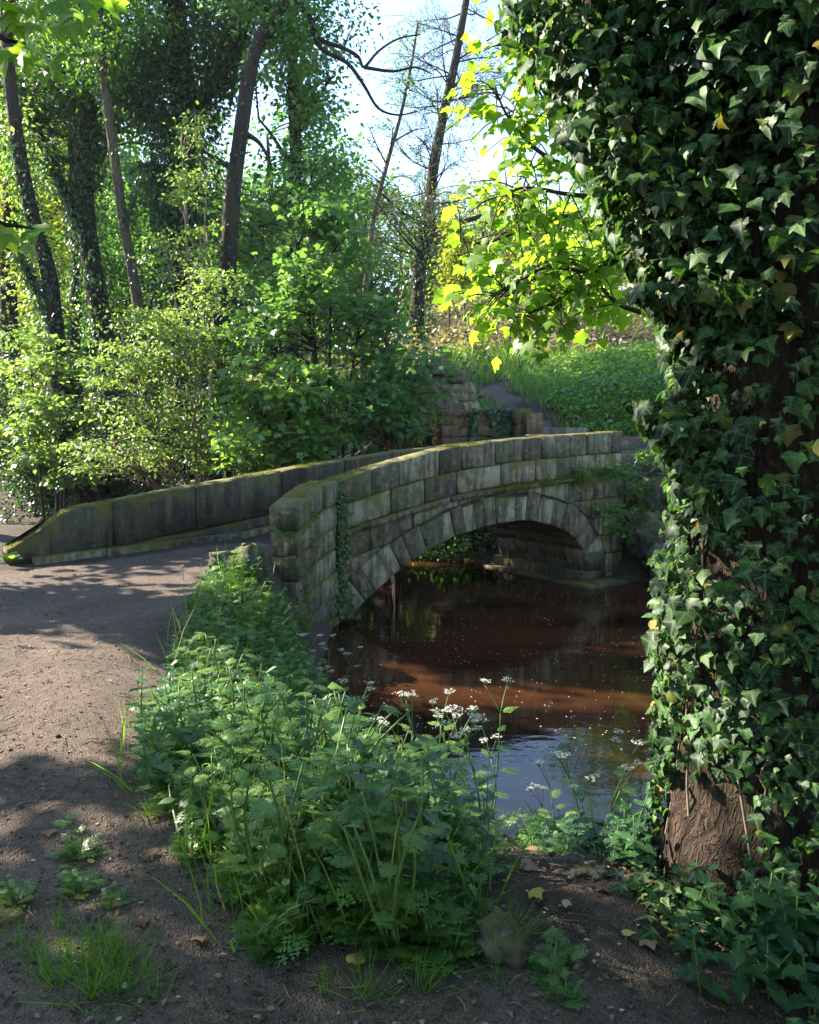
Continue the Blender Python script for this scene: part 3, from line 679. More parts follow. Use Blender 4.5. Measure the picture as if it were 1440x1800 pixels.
# ivy strand down the corner of the bridge
iacc = Acc(); n = 420; z = rg.uniform(-.75, .86, n); off = .05 + .05 * np.sin(z * 5) + rg.normal(0, .05, n) + .10 * sstep(.2, -.7, z) * rg.normal(0, 1, n)
pos = np.array([B3(q * .9 - .02, -rg.uniform(.02, .06), w_) for q, w_ in zip(off, z)])
scatter(iacc, IVY, pos, np.array([.1, -.2, -1]) + rg.normal(0, .5, (n, 3)), np.array([.5, -.8, .25]) + rg.normal(0, .35, (n, 3)), rg.uniform(.03, .06, n), rg.uniform(.4, .9, n), rg)
o = tag(link('climbing_ivy', iacc.mesh('climbing_ivy', M_IVY)), 'narrow strand of ivy climbing the corner of the bridge face', 'ivy')

# ------------------------------------------------------------------ walls and steps beyond the bridge
def rubble_wall(name, label, o2, d2, n2, prof, zbase, thick, mat, course=.2, lo=.25, hi=.5):
    L_ = prof[-1][0]; pa = [q[0] for q in prof]; pz = [q[1] for q in prof]
    th = thing(name, label, 'wall', (float(o2[0]), float(o2[1]), zbase)); F = Face(o2, d2, n2)
    top = lambda a: float(np.interp(a, pa, pz))
    V = []; aa = np.linspace(.02, L_ - .02, 10)
    for a in aa:
        for dep, z in ((.04, zbase - .3), (.04, top(a) - .05), (thick - .04, top(a) - .05), (thick - .04, zbase - .3)): V.append(F(a, z, dep))
    Qs = [(r * 4 + k, r * 4 + (k + 1) % 4, (r + 1) * 4 + (k + 1) % 4, (r + 1) * 4 + k) for r in range(9) for k in range(4)] + [(0, 1, 2, 3), (39, 38, 37, 36)]
    c = link('wall_core', raw_mesh('wall_core', V, Qs, M_MORTAR), th)
    zmax = max(pz); z = zbase - .1
    while z < zmax:
        e = runs(0, L_, lo, hi)
        for a, b_ in zip(e[:-1], e[1:]):
            t0, t1 = top(a), top(b_)
            if max(t0, t1) - z < .06: continue
            poly = [(a + G, min(z + course, t0) if t0 > z + .03 else z + .03), (b_ - G, min(z + course, t1) if t1 > z + .03 else z + .03), (b_ - G, z + .008), (a + G, z + .008)]
            stone2(prism_mesh('wall_stone', F, poly, random.uniform(-.03, .02), thick + random.uniform(-.02, .03), .014, mat, .016), c)
        z += course
    return th, F
def stone2(me, par):
    o = bpy.data.objects.new('wall_stone', me); COL.objects.link(o); o.parent = par; return o
w0 = P(775, 778, 15.0)[:2]; w1 = P(915, 768, 15.6)[:2]; dd = (w1 - w0); LW = float(np.linalg.norm(dd)); dd = dd / LW; nn = np.array([dd[1], -dd[0]])
zb = .7
ruin, RF = rubble_wall('ruined_wall', 'low ivy-grown rubble wall standing beyond the far end of the bridge', w0, dd, nn, [(0, 1.85), (LW * .5, 1.88), (LW, 1.86)], zb, .4, M_RED, .19)
ia = Acc(); n = 1500; a = rg.uniform(LW * .35, LW * .98, n); z = zb + rg.random(n) ** .7 * 1.2
k = vnoise(a * 3, z * 3, 5) > .35; a = a[k]; z = z[k]; n = len(a)
pos = np.array([RF(q, w_, -rg.uniform(.02, .1)) for q, w_ in zip(a, z)])
scatter(ia, IVY2, pos, np.array([0, -.3, -1]) + rg.normal(0, .5, (n, 3)), np.array([.1, -.9, .3]) + rg.normal(0, .4, (n, 3)), rg.uniform(.05, .09, n), rg.uniform(.2, .9, n), rg)
o = link('ivy', ia.mesh('ivy', M_DARKL), ruin); o['kind'] = 'stuff'
# stump of a taller wall: big mossy blocks stepping down to the right
def boulder(acc, c, r, sq=(1, 1, .7), sd=0, nlat=9, nlon=14, amp=.28, boxy=0.0):
    th = np.linspace(0, math.pi, nlat); ph = np.arange(nlon) * 2 * math.pi / nlon
    TH, PH = np.meshgrid(th, ph, indexing='ij'); d = np.stack([np.sin(TH) * np.cos(PH), np.sin(TH) * np.sin(PH), np.cos(TH)], -1).reshape(-1, 3)
    if boxy: d = d / (np.abs(d) ** 6).sum(1, keepdims=True) ** (boxy / 6)
    rr = 1 + amp * fbm(d[:, 0] * 1.7 + sd * 3.7 + 5, d[:, 1] * 1.7 + d[:, 2] * 1.3 + sd, 3) + amp * .35 * fbm(d[:, 0] * 6 + sd, d[:, 1] * 6 + d[:, 2] * 5, 7)
    V = d * rr[:, None] * r * np.array(sq) + np.array(c); T = []
    for i in range(nlat - 1):
        for j in range(nlon): a = i * nlon + j; b_ = i * nlon + (j + 1) % nlon; T += [(a, a + nlon, b_ + nlon), (a, b_ + nlon, b_)]
    acc.add(V, T)
bw0 = P(795, 760, 16.2); brk = thing('broken_wall', 'tall mossy wall stump broken off in a slope behind the low ruined wall', 'wall', (float(bw0[0]), float(bw0[1]), H1(bw0[0], bw0[1])))
for k, (px, py, hw, hh) in enumerate([(764, 638, 21, 9), (776, 652, 24, 10), (798, 664, 24, 12), (770, 678, 30, 16), (808, 690, 26, 17), (778, 712, 34, 18), (816, 722, 26, 17), (775, 748, 36, 20), (820, 752, 28, 15)]):
    c = P(px, py, 16.3); sc1 = depth_scale(16.3); ac = Acc(); boulder(ac, c, 1, (hw * sc1 * 1.02, .34 + .05 * (k % 3), hh * sc1 * 1.08), k + 20, 13, 22, .16, .85)
    link('wall_stone', ac.mesh('wall_stone', M_STONE), brk)
# end pillar of the low wall: stacked red blocks
pb = P(931, 765, 15.4); zt0 = .9
pil = thing('stone_pillar', 'short pillar of stacked red sandstone blocks ending the ruined wall', 'pillar', (float(pb[0]), float(pb[1]), zt0))
for k, (x0, x1, y0, y1, dD) in enumerate([(909, 931, 746, 772, 0), (907, 938, 719, 745.5, 0), (927, 957, 726, 764, -.12), (930, 956, 764.5, 785, -.1)]):
    a0 = P(x0, y0, 15.2 + dD); b0 = P(x1, y1, 15.2 + dD); F = Face(a0[:2], np.array([.97, .24]), np.array([.24, -.97])); wdt = float(b0[0] - a0[0])
    link('pillar_block', prism_mesh('pillar_block', F, [(0, a0[2]), (wdt * .5, a0[2] + .012), (wdt, a0[2]), (wdt + .01, b0[2]), (0, b0[2])], 0, .36, .018, M_RED, .012), pil)
# steps up from the bridge
M_STEP = stone_mat('worn_step', [(.2, .17, .14), (.27, .24, .20), (.33, .29, .24)], algae=.15, moss=.3)
for k, (px, py, D, wd_) in enumerate([(995, 765, 14.6, 1.25), (985, 752, 15.3, 1.15)]):
    c = P(px, py, D); F = Face(c[:2] - np.array([wd_ / 2, .06]), unit(np.array([1, .12])), unit(np.array([.12, -1])))
    z1 = c[2]
    me = prism_mesh('stone_step', F, [(0, z1), (wd_, z1 + .01), (wd_, z1 - .35), (0, z1 - .35)], 0, .6, .03, M_STEP, .01)
    tag(link('stone_step', me), ['worn stone step at the end of the far parapet', 'worn stone step just above the lowest step, beside the pillar'][k], 'step', 'steps beyond the bridge')
# rocks and stones
rocks = [((425, 1000), 8.35, .27, (1.0, .8, .75), 'low moss-covered stone block at the foot of the wing wall', M_ROCK, .02),
         ((880, 1790), 2.3, .075, (1, .9, .95), 'rounded brown stone at the edge of the plants, beside the worn trail', M_ROCK, .03),
         ((1035, 1625), 2.9, .06, (1.1, .9, .5), 'flat grey stone half buried in the worn trail', M_ROCK, .0),
         ((1170, 870), 12.6, .45, (1, .8, .8), 'rough boulder in the bank at the right end of the bridge', M_ROCK, .25),
         ((1140, 940), 12.4, .40, (1, .8, .9), 'dark boulder below the end of the parapet, above the ledge', M_ROCK, .0),
         ((1200, 1000), 12.0, .5, (1.1, .8, .7), 'wide boulder at the waterline of the far bank', M_ROCK, .0),
         ((835, 1432), 5.0, .09, (1.3, .9, .6), 'small dark stone at the water edge below the trail', M_ROCK, .0),
         ((905, 1425), 4.95, .07, (1.3, .9, .6), 'small wet stone on the shore beside the roots', M_ROCK, .0),
         ((1015, 1420), 4.7, .14, (1.2, .8, .6), 'grey shore stone under the grasses by the ivy tree', M_ROCK, .0),
         ((15, 1690), 2.45, .06, (1.2, 1, .5), 'pale stone beside the grass tuft on the path edge', M_ROCK, .0)]
for k, ((px, py), D, r, sq, lab, mt, lift) in enumerate(rocks):
    c = P(px, py, D); z = H1(c[0], c[1]); 
    zc = c[2] if k in (3, 4, 5) else z + r * sq[2] * .15 + lift
    ac = Acc(); boulder(ac, (c[0], c[1], zc), r, sq, k + 2, 17, 28, .75, .5 if k == 0 else .2)
    tag(link('stone', ac.mesh('stone', mt, True)), lab, 'stone')

# ------------------------------------------------------------------ trees
def crown_leaves(acc, ells, n, size, tpl, rng, layered=.5, clump=.35, droop=.25, tint=(0, 1), nclump=None, thr=.0):
    """leaves in flattened clumps spread through ellipsoids (centre, radii, weight)"""
    w = np.array([e[2] for e in ells], float); w /= w.sum(); cl = []
    for (c, r, _), ww in zip(ells, w):
        m = max(3, int((nclump or n / 45) * ww)); d = rdir(m * 2, rng) * (rng.random((m * 2, 1)) ** (1 / 2.4))
        q = np.array(c) + d * np.array(r)
        kk = vnoise(q[:, 0] * .9 + q[:, 1] * .7, q[:, 2] * .9 + q[:, 1] * .3, 3) > thr; q = q[kk][:m]; cl.append(q)
    cl = np.vstack(cl); m = len(cl)
    idx = rng.integers(0, m, n); cr = clump * rng.uniform(.6, 1.35, m)
    off = rng.normal(0, .5, (n, 3)) * cr[idx][:, None] * np.array([1, 1, 1 - .72 * layered])
    pos = cl[idx] + off
    tip = unit(off + 1e-6) * .8 + rng.normal(0, .45, (n, 3)) + np.array([0, 0, -droop])
    nrm = np.array([0, 0, 1.0]) * (.4 + layered) + rng.normal(0, .45, (n, 3))
    ct = rng.random(m)
    ti = np.clip(tint[0] + (tint[1] - tint[0]) * (.55 * ct[idx] + .45 * rng.random(n)), 0, 1)
    scatter(acc, tpl, pos, tip, nrm, size * rng.uniform(.65, 1.25, n), ti, rng)
    return cl
def twigs_to(acc, axis, cl, rng, r0=.03, frac=1.0, seg=5):
    """thin limbs from the nearest lower point of a stem to clump centres"""
    axis = np.asarray(axis)
    for c in cl:
        if rng.random() > frac: continue
        d = np.linalg.norm(axis - c, axis=1) + np.maximum(0, axis[:, 2] - c[2] + .2) * 2
        a = axis[int(d.argmin())]; L_ = np.linalg.norm(c - a)
        mid = (a + c) / 2 + np.array([0, 0, .12 * L_]) + rng.normal(0, .07 * L_, 3)
        r = min(r0, .012 + .012 * L_)
        tube(acc, [a, mid, c], [r, r * .6, r * .25], seg, 2)
def ivy_on(acc, pts, rad, n, size, thick, rng, tpl=OV, z0=-9, z1=99, tint=(0, 1)):
    s = np.concatenate([[0], np.cumsum(np.linalg.norm(np.diff(pts, axis=0), axis=1))]); q = rng.uniform(0, s[-1], n)
    c = np.stack([np.interp(q, s, pts[:, k]) for k in range(3)], 1); r = np.interp(q, s, rad)
    k = (c[:, 2] > z0) & (c[:, 2] < z1); c = c[k]; r = r[k]; q = q[k]; n = len(c)
    an = rng.uniform(0, 2 * math.pi, n)
    lump = .25 + 1.1 * np.clip(vnoise(q * .8 + np.cos(an), np.sin(an) * 1.2 + q * .3, 6), 0, 1)
    out = np.stack([np.cos(an), np.sin(an), np.zeros(n)], 1)
    rr = r + thick * lump * rng.random(n) ** .6
    pos = c + out * rr[:, None]
    nrm = out * .8 + np.array([0, 0, .35]) + rng.normal(0, .4, (n, 3)); tip = np.array([0, 0, -1.0]) + out * .4 + rng.normal(0, .5, (n, 3))
    scatter(acc, tpl, pos, tip, nrm, size * rng.uniform(.6, 1.3, n), tint[0] + (tint[1] - tint[0]) * rng.random(n), rng)
def px_path(pts, D): return np.array([P(x, y, D + (e[0] if e else 0)) for x, y, *e in pts])
def ground_base(pts, D):
    p0 = pts[0].copy(); z = H1(p0[0], p0[1]) - .15
    if p0[2] > z: 
        d = pts[1] - pts[0]; q = p0.copy(); q[2] = z; q[:2] -= d[:2] / max(.3, abs(d[2])) * min(.6, (p0[2] - z)) * .5
        pts = np.vstack([q, pts])
        return pts, 1
    return pts, 0
def px_tree(name, label, group, trunk, D, r0, r1, branches=(), bark=M_BARK_D, crown=(), leafmat=None, nleaf=0, lsize=.12, tpl=OV, ivy=0, ivymat=M_DARKL, ivythick=.25, ivysize=.09, seed=0, layered=.4, clump=.5, twigfrac=.5, seg=10, tint=(0, 1), ivybranch=.4, ivyz1=99):
    rng = np.random.default_rng(100 + seed)
    pts = px_path(trunk, D); pts, add = ground_base(pts, D)
    rad = np.linspace(r0, r1, len(pts)); 
    if add: rad[0] *= 1.35
    base = pts[0].copy(); base[2] = H1(base[0], base[1])
    th = thing(name, label, 'tree', tuple(float(v) for v in base), group)
    ta = Acc(); P0, R0 = tube(ta, pts, rad, seg, 5, .12, sd=seed); ax = [P0]; bi = []
    for bpts, ra, rb, *dd in branches:
        bp = px_path(bpts, D); q, rr = tube(ta, bp, np.linspace(ra, rb, len(bp)), 7, 4, .1, sd=seed + 1); ax.append(q); bi.append((q, rr))
    if crown:
        la = Acc(); ells = []
        for cx, cy, rx, ry, dD, rD, w in crown:
            c = P(cx, cy, D + dD); s = depth_scale(D + dD); ells.append((c, (rx * s, rD, ry * s), w))
        cl = crown_leaves(la, ells, nleaf, lsize, tpl, rng, layered, clump, tint=tint)
        twigs_to(ta, np.vstack(ax), cl, rng, .05, twigfrac)
        link('crown', la.mesh('crown', leafmat), th)
    link('trunk', ta.mesh('trunk', bark, True), th)
    if ivy:
        va = Acc(); ivy_on(va, P0, R0, ivy, ivysize, ivythick, rng, z1=ivyz1)
        for q, rr in bi: ivy_on(va, q, rr, int(ivy * ivybranch), ivysize, ivythick * .9, rng)
        o = link('ivy', va.mesh('ivy', ivymat), th); o['kind'] = 'stuff'
    return th, P0

GB = 'trees on the far bank'
px_tree('leaning_tree', 'dark bare trunk with a long crooked bough reaching over the sky gap', GB,
        [(385, 590), (398, 500), (408, 350), (420, 260), (440, 120), (462, 60), (492, 15), (530, -60), (560, -200)], 18, .21, .10,
        [([(480, 22), (520, 5), (550, 40), (562, 68), (605, 85), (630, 100), (640, 118), (665, 90), (700, 68), (740, 60)], .065, .015),
         ([(545, 40), (565, 85), (610, 110), (640, 150), (665, 190), (700, 202), (735, 195)], .06, .012),
         ([(640, 118), (690, 125), (730, 118), (760, 130)], .04, .012), ([(432, 235), (455, 250), (470, 275), (480, 300)], .06, .02),
         ([(415, 300), (380, 280), (350, 260)], .07, .03), ([(520, -20), (480, -120), (430, -250)], .12, .03), ([(540, -80), (620, -170), (700, -260)], .1, .03)],
        crown=[(560, 30, 70, 60, 0, 1.2, .6), (430, -120, 140, 120, 0, 2, 2), (620, -220, 160, 110, 0, 2, 2), (480, 40, 60, 40, .5, 1, .6)], leafmat=M_MIDL, nleaf=9000, lsize=.11, seed=1, ivy=500, ivythick=.06, ivybranch=0, twigfrac=.5)
px_tree('ivy_clad_tree', 'thick ivy-wrapped trunk forking in two, left of the crooked bare trunk', GB,
        [(340, 660), (330, 560), (322, 450), (320, 350), (325, 220), (312, 80), (300, -60), (295, -250)], 21, .5, .22,
        [([(318, 300), (285, 225), (250, 185), (215, 150), (190, 80)], .2, .06), ([(325, 240), (360, 170), (400, 110), (430, 50), (445, -30)], .2, .06), ([(322, 420), (290, 350), (265, 290)], .12, .05)],
        crown=[(320, 60, 130, 130, 0, 2.2, 2.2), (250, 150, 70, 90, 0, 1.5, 1), (390, 60, 70, 90, 0, 1.5, 1), (330, 330, 75, 120, 0, 1.3, .7), (300, -180, 240, 160, 0, 3, 3)], leafmat=M_DARKL, nleaf=17000, lsize=.12,
        ivy=9000, ivythick=.6, ivysize=.11, seed=2, clump=.6)
px_tree('ivy_clad_tree', 'dark ivy-sleeved trunk with a low branch sweeping up to the left', GB,
        [(200, 700), (183, 600), (168, 500), (152, 400), (150, 300), (160, 150), (175, 0), (180, -200)], 22, .34, .16,
        [([(150, 400), (115, 340), (75, 250), (45, 190), (10, 140)], .16, .05), ([(152, 330), (170, 250), (205, 200)], .1, .03)],
        crown=[(130, 90, 110, 110, 0, 2, 2), (60, 200, 70, 60, 0, 1.5, .8), (140, -150, 180, 130, 0, 3, 2)], leafmat=M_DARKL, nleaf=11000, lsize=.12, ivy=6500, ivythick=.35, ivysize=.1, seed=3)
px_tree('slender_tree', 'slim pale trunk lit along its left side between the ivy trunks', GB,
        [(268, 800), (258, 680), (240, 520), (218, 400), (203, 290), (188, 180), (176, 60), (170, -150)], 19.5, .15, .09, [([(218, 400), (240, 340), (255, 300)], .05, .02)],
        bark=M_BARK_P, crown=[(180, 60, 90, 90, 0, 1.6, 1), (170, -150, 150, 130, 0, 2, 1.4)], leafmat=M_MIDL, nleaf=5000, lsize=.11, ivy=900, ivythick=.18, seed=4)
px_tree('leaning_tree', 'thin trunk leaning out over the river with yellow-green leaves at its foot', GB,
        [(152, 892), (128, 805), (108, 700), (97, 570), (86, 480), (62, 400), (40, 300), (22, 180), (12, 60), (5, -150)], 19.2, .24, .12,
        [([(97, 570), (60, 500), (30, 440)], .08, .03), ([(108, 700), (140, 640), (170, 600)], .05, .02)],
        crown=[(75, 690, 60, 80, .9, 1.0, .9), (60, 560, 60, 90, 1.2, 1.0, .8), (30, 300, 60, 120, .8, 1.0, .5), (30, -60, 130, 120, 0, 2, .8)], leafmat=M_HAW, nleaf=4000, lsize=.13, tpl=OV, ivy=3200, ivythick=.2, seed=5, layered=.7, ivyz1=8)
px_tree('background_tree', 'grey trunk rising behind the leaning tree, crown yellow-green', GB,
        [(20, 640), (14, 480), (20, 300), (10, 150), (8, -100)], 26, .3, .16, [([(15, 400), (50, 330), (85, 300)], .1, .03)],
        crown=[(30, 430, 110, 150, 1, 2.5, 2), (60, 250, 120, 120, 2, 2.5, 1.4), (10, 60, 160, 150, 0, 3, 2)], leafmat=M_YEL, nleaf=11000, lsize=.17, ivy=1500, ivythick=.2, seed=6)
px_tree('background_tree', 'sunlit tree behind the twin ivy trunks, filling the gaps with bright leaves', GB,
        [(270, 620), (275, 450), (268, 330), (270, 270)], 30, .28, .1, [],
        crown=[(230, 440, 120, 110, 0, 3, 2), (330, 490, 110, 90, 0, 3, 1.4), (150, 520, 100, 110, 0, 3, 1.2)], leafmat=M_MIDL, nleaf=11500, lsize=.18, seed=7, tint=(.2, 1))
px_tree('background_tree', 'leafy green tree behind the crooked trunk, its edge against the sky', GB,
        [(520, 640), (515, 480), (520, 300), (515, 120), (510, -60)], 20, .21, .10, [([(518, 380), (560, 320), (590, 300)], .07, .02), ([(516, 300), (480, 240), (455, 210)], .06, .02), ([(517, 250), (555, 180), (580, 140)], .06, .02)],
        crown=[(530, 170, 70, 130, 0, 2, 2), (560, 330, 65, 100, 0, 1.8, 1.4), (500, 60, 70, 110, 0, 2, 1.4), (560, 480, 90, 90, 0, 2, 1.2), (480, 400, 55, 110, .5, 1.5, 1)], leafmat=M_SAP, nleaf=9500, lsize=.15, seed=8, layered=.6)
px_tree('background_tree', 'tall fresh green tree whose sunlit crown closes the gaps above the ivy trunks', GB,
        [(130, 600), (135, 450), (128, 250), (130, 80), (125, -80)], 23.5, .2, .09, [([(130, 250), (200, 180), (260, 140)], .1, .03), ([(129, 200), (70, 130), (30, 100)], .1, .03)],
        crown=[(110, 180, 120, 110, 0, 1.8, 1.6), (240, 110, 110, 100, 0, 1.8, 1.4), (20, 240, 90, 120, 0, 1.8, 1.2), (370, 190, 80, 110, 2, 2, 1.0), (150, 20, 200, 90, 0, 2.5, 1.6), (400, 40, 80, 80, 2, 2, .8)], leafmat=M_SAP, nleaf=12000, lsize=.17, seed=21, layered=.5, clump=.5, tint=(.3, 1))
# tall thin tree with bare twigs against the sky
def twiggy_tree():
    D = 30; rng = np.random.default_rng(77)
    pts = px_path([(735, 520), (742, 450), (755, 360), (762, 300), (776, 220), (800, 110), (820, 0), (838, -90), (850, -200)], D); pts, a = ground_base(pts, D)
    rad = np.linspace(.28, .08, len(pts)); b = pts[0].copy(); b[2] = H1(b[0], b[1])
    th = thing('twiggy_tree', 'tall thin tree with fine bare twigs against the bright sky gap', 'tree', tuple(float(v) for v in b), GB)
    ta = Acc(); tw = Acc(); la = Acc(); P0, R0 = tube(ta, pts, rad, 9, 5, .1)
    bp = px_path([(742, 440), (775, 405), (830, 385), (895, 368), (960, 350)], D); tube(ta, bp, np.linspace(.14, .04, 5), 7, 4, .1)
    z = P0[:, 2]; lp = []
    for k in range(85):
        zz = rng.uniform(z.max() * .35, z.max()); i0 = int(np.abs(z - zz).argmin()); a0 = P0[i0]
        an = rng.uniform(0, 2 * math.pi); L_ = rng.uniform(1.5, 4.2) * (1.1 - .45 * zz / z.max())
        d = np.array([math.cos(an), math.sin(an) * .7, rng.uniform(-.15, .5)]); q = [a0]
        for s in range(4): d = unit(d + rng.normal(0, .22, 3) + np.array([0, 0, .04])); q.append(q[-1] + d * L_ / 4)
        tube(ta, q, [.035, .026, .018, .012, .006], 4, 2)
        for t in range(16):
            f = rng.uniform(.25, 1) * 4; i1 = min(3, int(f)); s0 = q[i1] + (q[i1 + 1] - q[i1]) * (f - i1)
            d2 = unit(d + rng.normal(0, .7, 3)); l2 = rng.uniform(.4, 1.1); e1 = s0 + d2 * l2 * .5; e2 = e1 + unit(d2 + rng.normal(0, .35, 3)) * l2 * .5
            tube(tw, [s0, e1, e2], [.011, .008, .004], 3, 1)
            for w in range(4):
                g0 = s0 + (e2 - s0) * rng.uniform(.3, 1); d3 = unit(d2 + rng.normal(0, .8, 3)); tube(tw, [g0, g0 + d3 * rng.uniform(.15, .4)], [.007, .004], 3, 1); lp.append(g0 + d3 * rng.uniform(.1, .4))
    lp = np.array(lp); n = len(lp)
    lp = np.repeat(lp, 2, 0) + rng.normal(0, .08, (n * 2, 3)); n *= 2
    scatter(la, OV, lp, rdir(n, rng), rdir(n, rng), rng.uniform(.035, .08, n), rng.random(n), rng)
    link('trunk', ta.mesh('trunk', M_BARK_D, True), th); link('twigs', tw.mesh('twigs', M_TWIG), th)['kind'] = 'stuff'
    link('buds', la.mesh('buds', M_MIDL), th)['kind'] = 'stuff'
    va = Acc(); ivy_on(va, P0, R0, 4200, .14, .5, rng, z1=9.5); link('ivy', va.mesh('ivy', M_DARKL), th)['kind'] = 'stuff'
twiggy_tree()
px_tree('slender_tree', 'spindly pale stem slanting up left of the twiggy tree', GB,
        [(640, 560), (650, 440), (660, 370), (680, 290), (705, 200), (722, 120), (735, 40)], 24, .1, .03, [([(680, 290), (660, 250), (650, 225)], .03, .01), ([(690, 250), (725, 230), (750, 225)], .03, .01)],
        bark=M_BARK_P, crown=[(690, 250, 60, 110, 0, 1.5, 1), (720, 80, 50, 80, 0, 1.2, .8), (640, 330, 50, 60, 0, 1, .6)], leafmat=M_MIDL, nleaf=900, lsize=.09, seed=10, twigfrac=1, clump=.35)

# saplings and shrubs on the far bank
GS = 'saplings and shrubs behind the far parapet'
def shrub(name, label, base_px, D, stems, crown, mat, n, size, tpl, seed, layered=.8, clump=.35, bark=M_TWIG, tint=(0, 1), twig=.9):
    rng = np.random.default_rng(300 + seed); c = P(*base_px, D); z = H1(c[0], c[1]); b = np.array([c[0], c[1], z])
    th = thing(name, label, 'shrub' if 'shrub' in name else 'tree', tuple(float(v) for v in b), GS); ta = Acc(); la = Acc(); ax = []
    ells = []
    for cx, cy, rx, ry, dD, rD, w in crown:
        q = P(cx, cy, D + dD); s = depth_scale(D + dD); ells.append((q, (rx * s, rD, ry * s), w))
    for k in range(stems):
        e = ells[k % len(ells)]; q = e[0] + rng.normal(0, .35, 3) * np.array(e[1]); q[2] += .35 * e[1][2]
        s0 = b + np.array([rng.normal(0, .18), rng.normal(0, .18), -.08]); mid = s0 * .45 + q * .55; mid[:2] = s0[:2] * .62 + q[:2] * .38
        pp, rr = tube(ta, [s0, (s0 + mid) / 2 + rng.normal(0, .05, 3), mid, q], [.045, .038, .026, .008], 6, 4); ax.append(pp)
    cl = crown_leaves(la, ells, n, size, tpl, rng, layered, clump, tint=tint)
    twigs_to(ta, np.vstack(ax), cl, rng, .018, twig, 4)
    link('stems', ta.mesh('stems', bark, True), th); link('crown', la.mesh('crown', mat), th)
    return th
shrub('sycamore_sapling', 'young sycamore with dark thin stem and broad leaves behind the middle of the far parapet', (585, 760), 15.6, 5,
      [(540, 500, 90, 80, 0, 1.0, 1.1), (590, 420, 70, 70, .3, 1.0, .8), (490, 580, 80, 80, -.3, .9, 1), (640, 590, 80, 60, 0, 1, .8), (550, 350, 60, 60, .3, .8, .6), (590, 670, 120, 50, -.4, .9, .8)], M_SAP, 3400, .13, SYC, 1, .75, .42, M_BARK_D)
shrub('small_leaved_shrub', 'tall pale-leaved shrub in layered sprays left of the sycamore sapling', (370, 850), 15.0, 9,
      [(310, 580, 105, 60, .5, .9, 1.2), (235, 650, 95, 55, 0, .9, 1.1), (390, 620, 70, 60, .2, .9, .9), (300, 740, 120, 60, -.3, .9, 1.2), (215, 800, 90, 45, -.2, .8, .9), (370, 500, 50, 45, .6, .7, .4), (390, 790, 70, 50, -.5, .7, .7)], M_HAW, 11500, .08, OV4, 2, 1.15, .42, M_VINE)
shrub('small_leaved_shrub', 'upright feathery shrub stem with pale leaves rising among the ivy trunks', (345, 800), 17.5, 4,
      [(340, 350, 40, 80, 0, .6, 1), (320, 460, 55, 60, 0, .7, 1), (345, 250, 25, 50, 0, .5, .4)], M_HAW, 1900, .085, OV4, 3, .8, .3, M_VINE)
shrub('sycamore_sapling', 'low bright sycamore growth pressing against the far parapet', (500, 830), 13.4, 5,
      [(460, 780, 75, 50, 0, .6, 1), (540, 790, 60, 45, .2, .6, .9), (430, 700, 60, 60, .5, .6, .8), (520, 690, 70, 60, .5, .7, .9)], M_SAP, 2200, .125, SYC, 4, .7, .35, M_TWIG, (.4, 1))
shrub('sycamore_sapling', 'leafy sycamore sapling beside the ruined wall', (690, 790), 14.6, 5,
      [(690, 660, 80, 55, 0, .8, 1), (650, 730, 80, 50, -.3, .7, 1), (715, 740, 35, 35, 0, .5, .6), (680, 570, 50, 45, .6, .8, .5)], M_SAP, 1700, .12, SYC, 5, .75, .38, M_TWIG, (0, .7))
shrub('yellow_green_shrub', 'yellow-green maple shrub lit from behind at the foot of the leaning thin trunk', (95, 860), 18.3, 5,
      [(80, 650, 60, 60, 0, .9, 1), (120, 730, 60, 50, -.3, .8, 1), (70, 780, 50, 50, 0, .8, .8), (130, 820, 50, 40, 0, .7, .7)], M_HAW, 1700, .13, SYC, 6, .85, .35)
shrub('dark_holly_shrub', 'dark green shrub mass low in the shade behind the saplings', (600, 800), 17.5, 6,
      [(560, 740, 130, 50, 0, 1, 1.2), (680, 730, 70, 50, 0, 1, .6), (430, 740, 110, 70, 0, 1, 1), (250, 760, 130, 70, .5, 1.2, 1.1)], M_DARKL, 7000, .12, OV, 7, .4, .5)
shrub('dark_holly_shrub', 'dark ivy-covered shrub bank at the river edge under the leaning tree', (60, 880), 20.2, 5,
      [(20, 800, 90, 70, 0, 1.2, 1), (110, 850, 70, 45, 0, 1, 1), (10, 700, 60, 80, 1, 1, .8), (180, 830, 80, 50, 0, 1, 1)], M_DARKL, 11000, .11, OV, 8, .3, .45)
shrub('yellow_sapling', 'slim bright yellow sapling standing on the sunlit slope', (805, 545), 27, 3,
      [(803, 480, 26, 50, 0, .6, 1), (800, 420, 18, 40, 0, .5, .6)], M_YEL, 1800, .14, OV, 9, .5, .35)
shrub('ivy_curtain_shrub', 'ivy curtain hanging on the far bank, seen through the arch', (850, 1000), 14.7, 4,
      [(840, 960, 70, 45, 0, .4, 1.4), (880, 950, 40, 60, .1, .35, 1), (770, 985, 50, 35, 0, .4, .8)], M_HERB, 4500, .07, IVY2, 10, .1, .28)
shrub('dark_holly_shrub', 'dark shrub beside the broken wall stump', (750, 760), 17.6, 4,
      [(730, 690, 40, 50, 0, .7, 1)], M_SAP, 1000, .12, OV, 11, .5, .35)

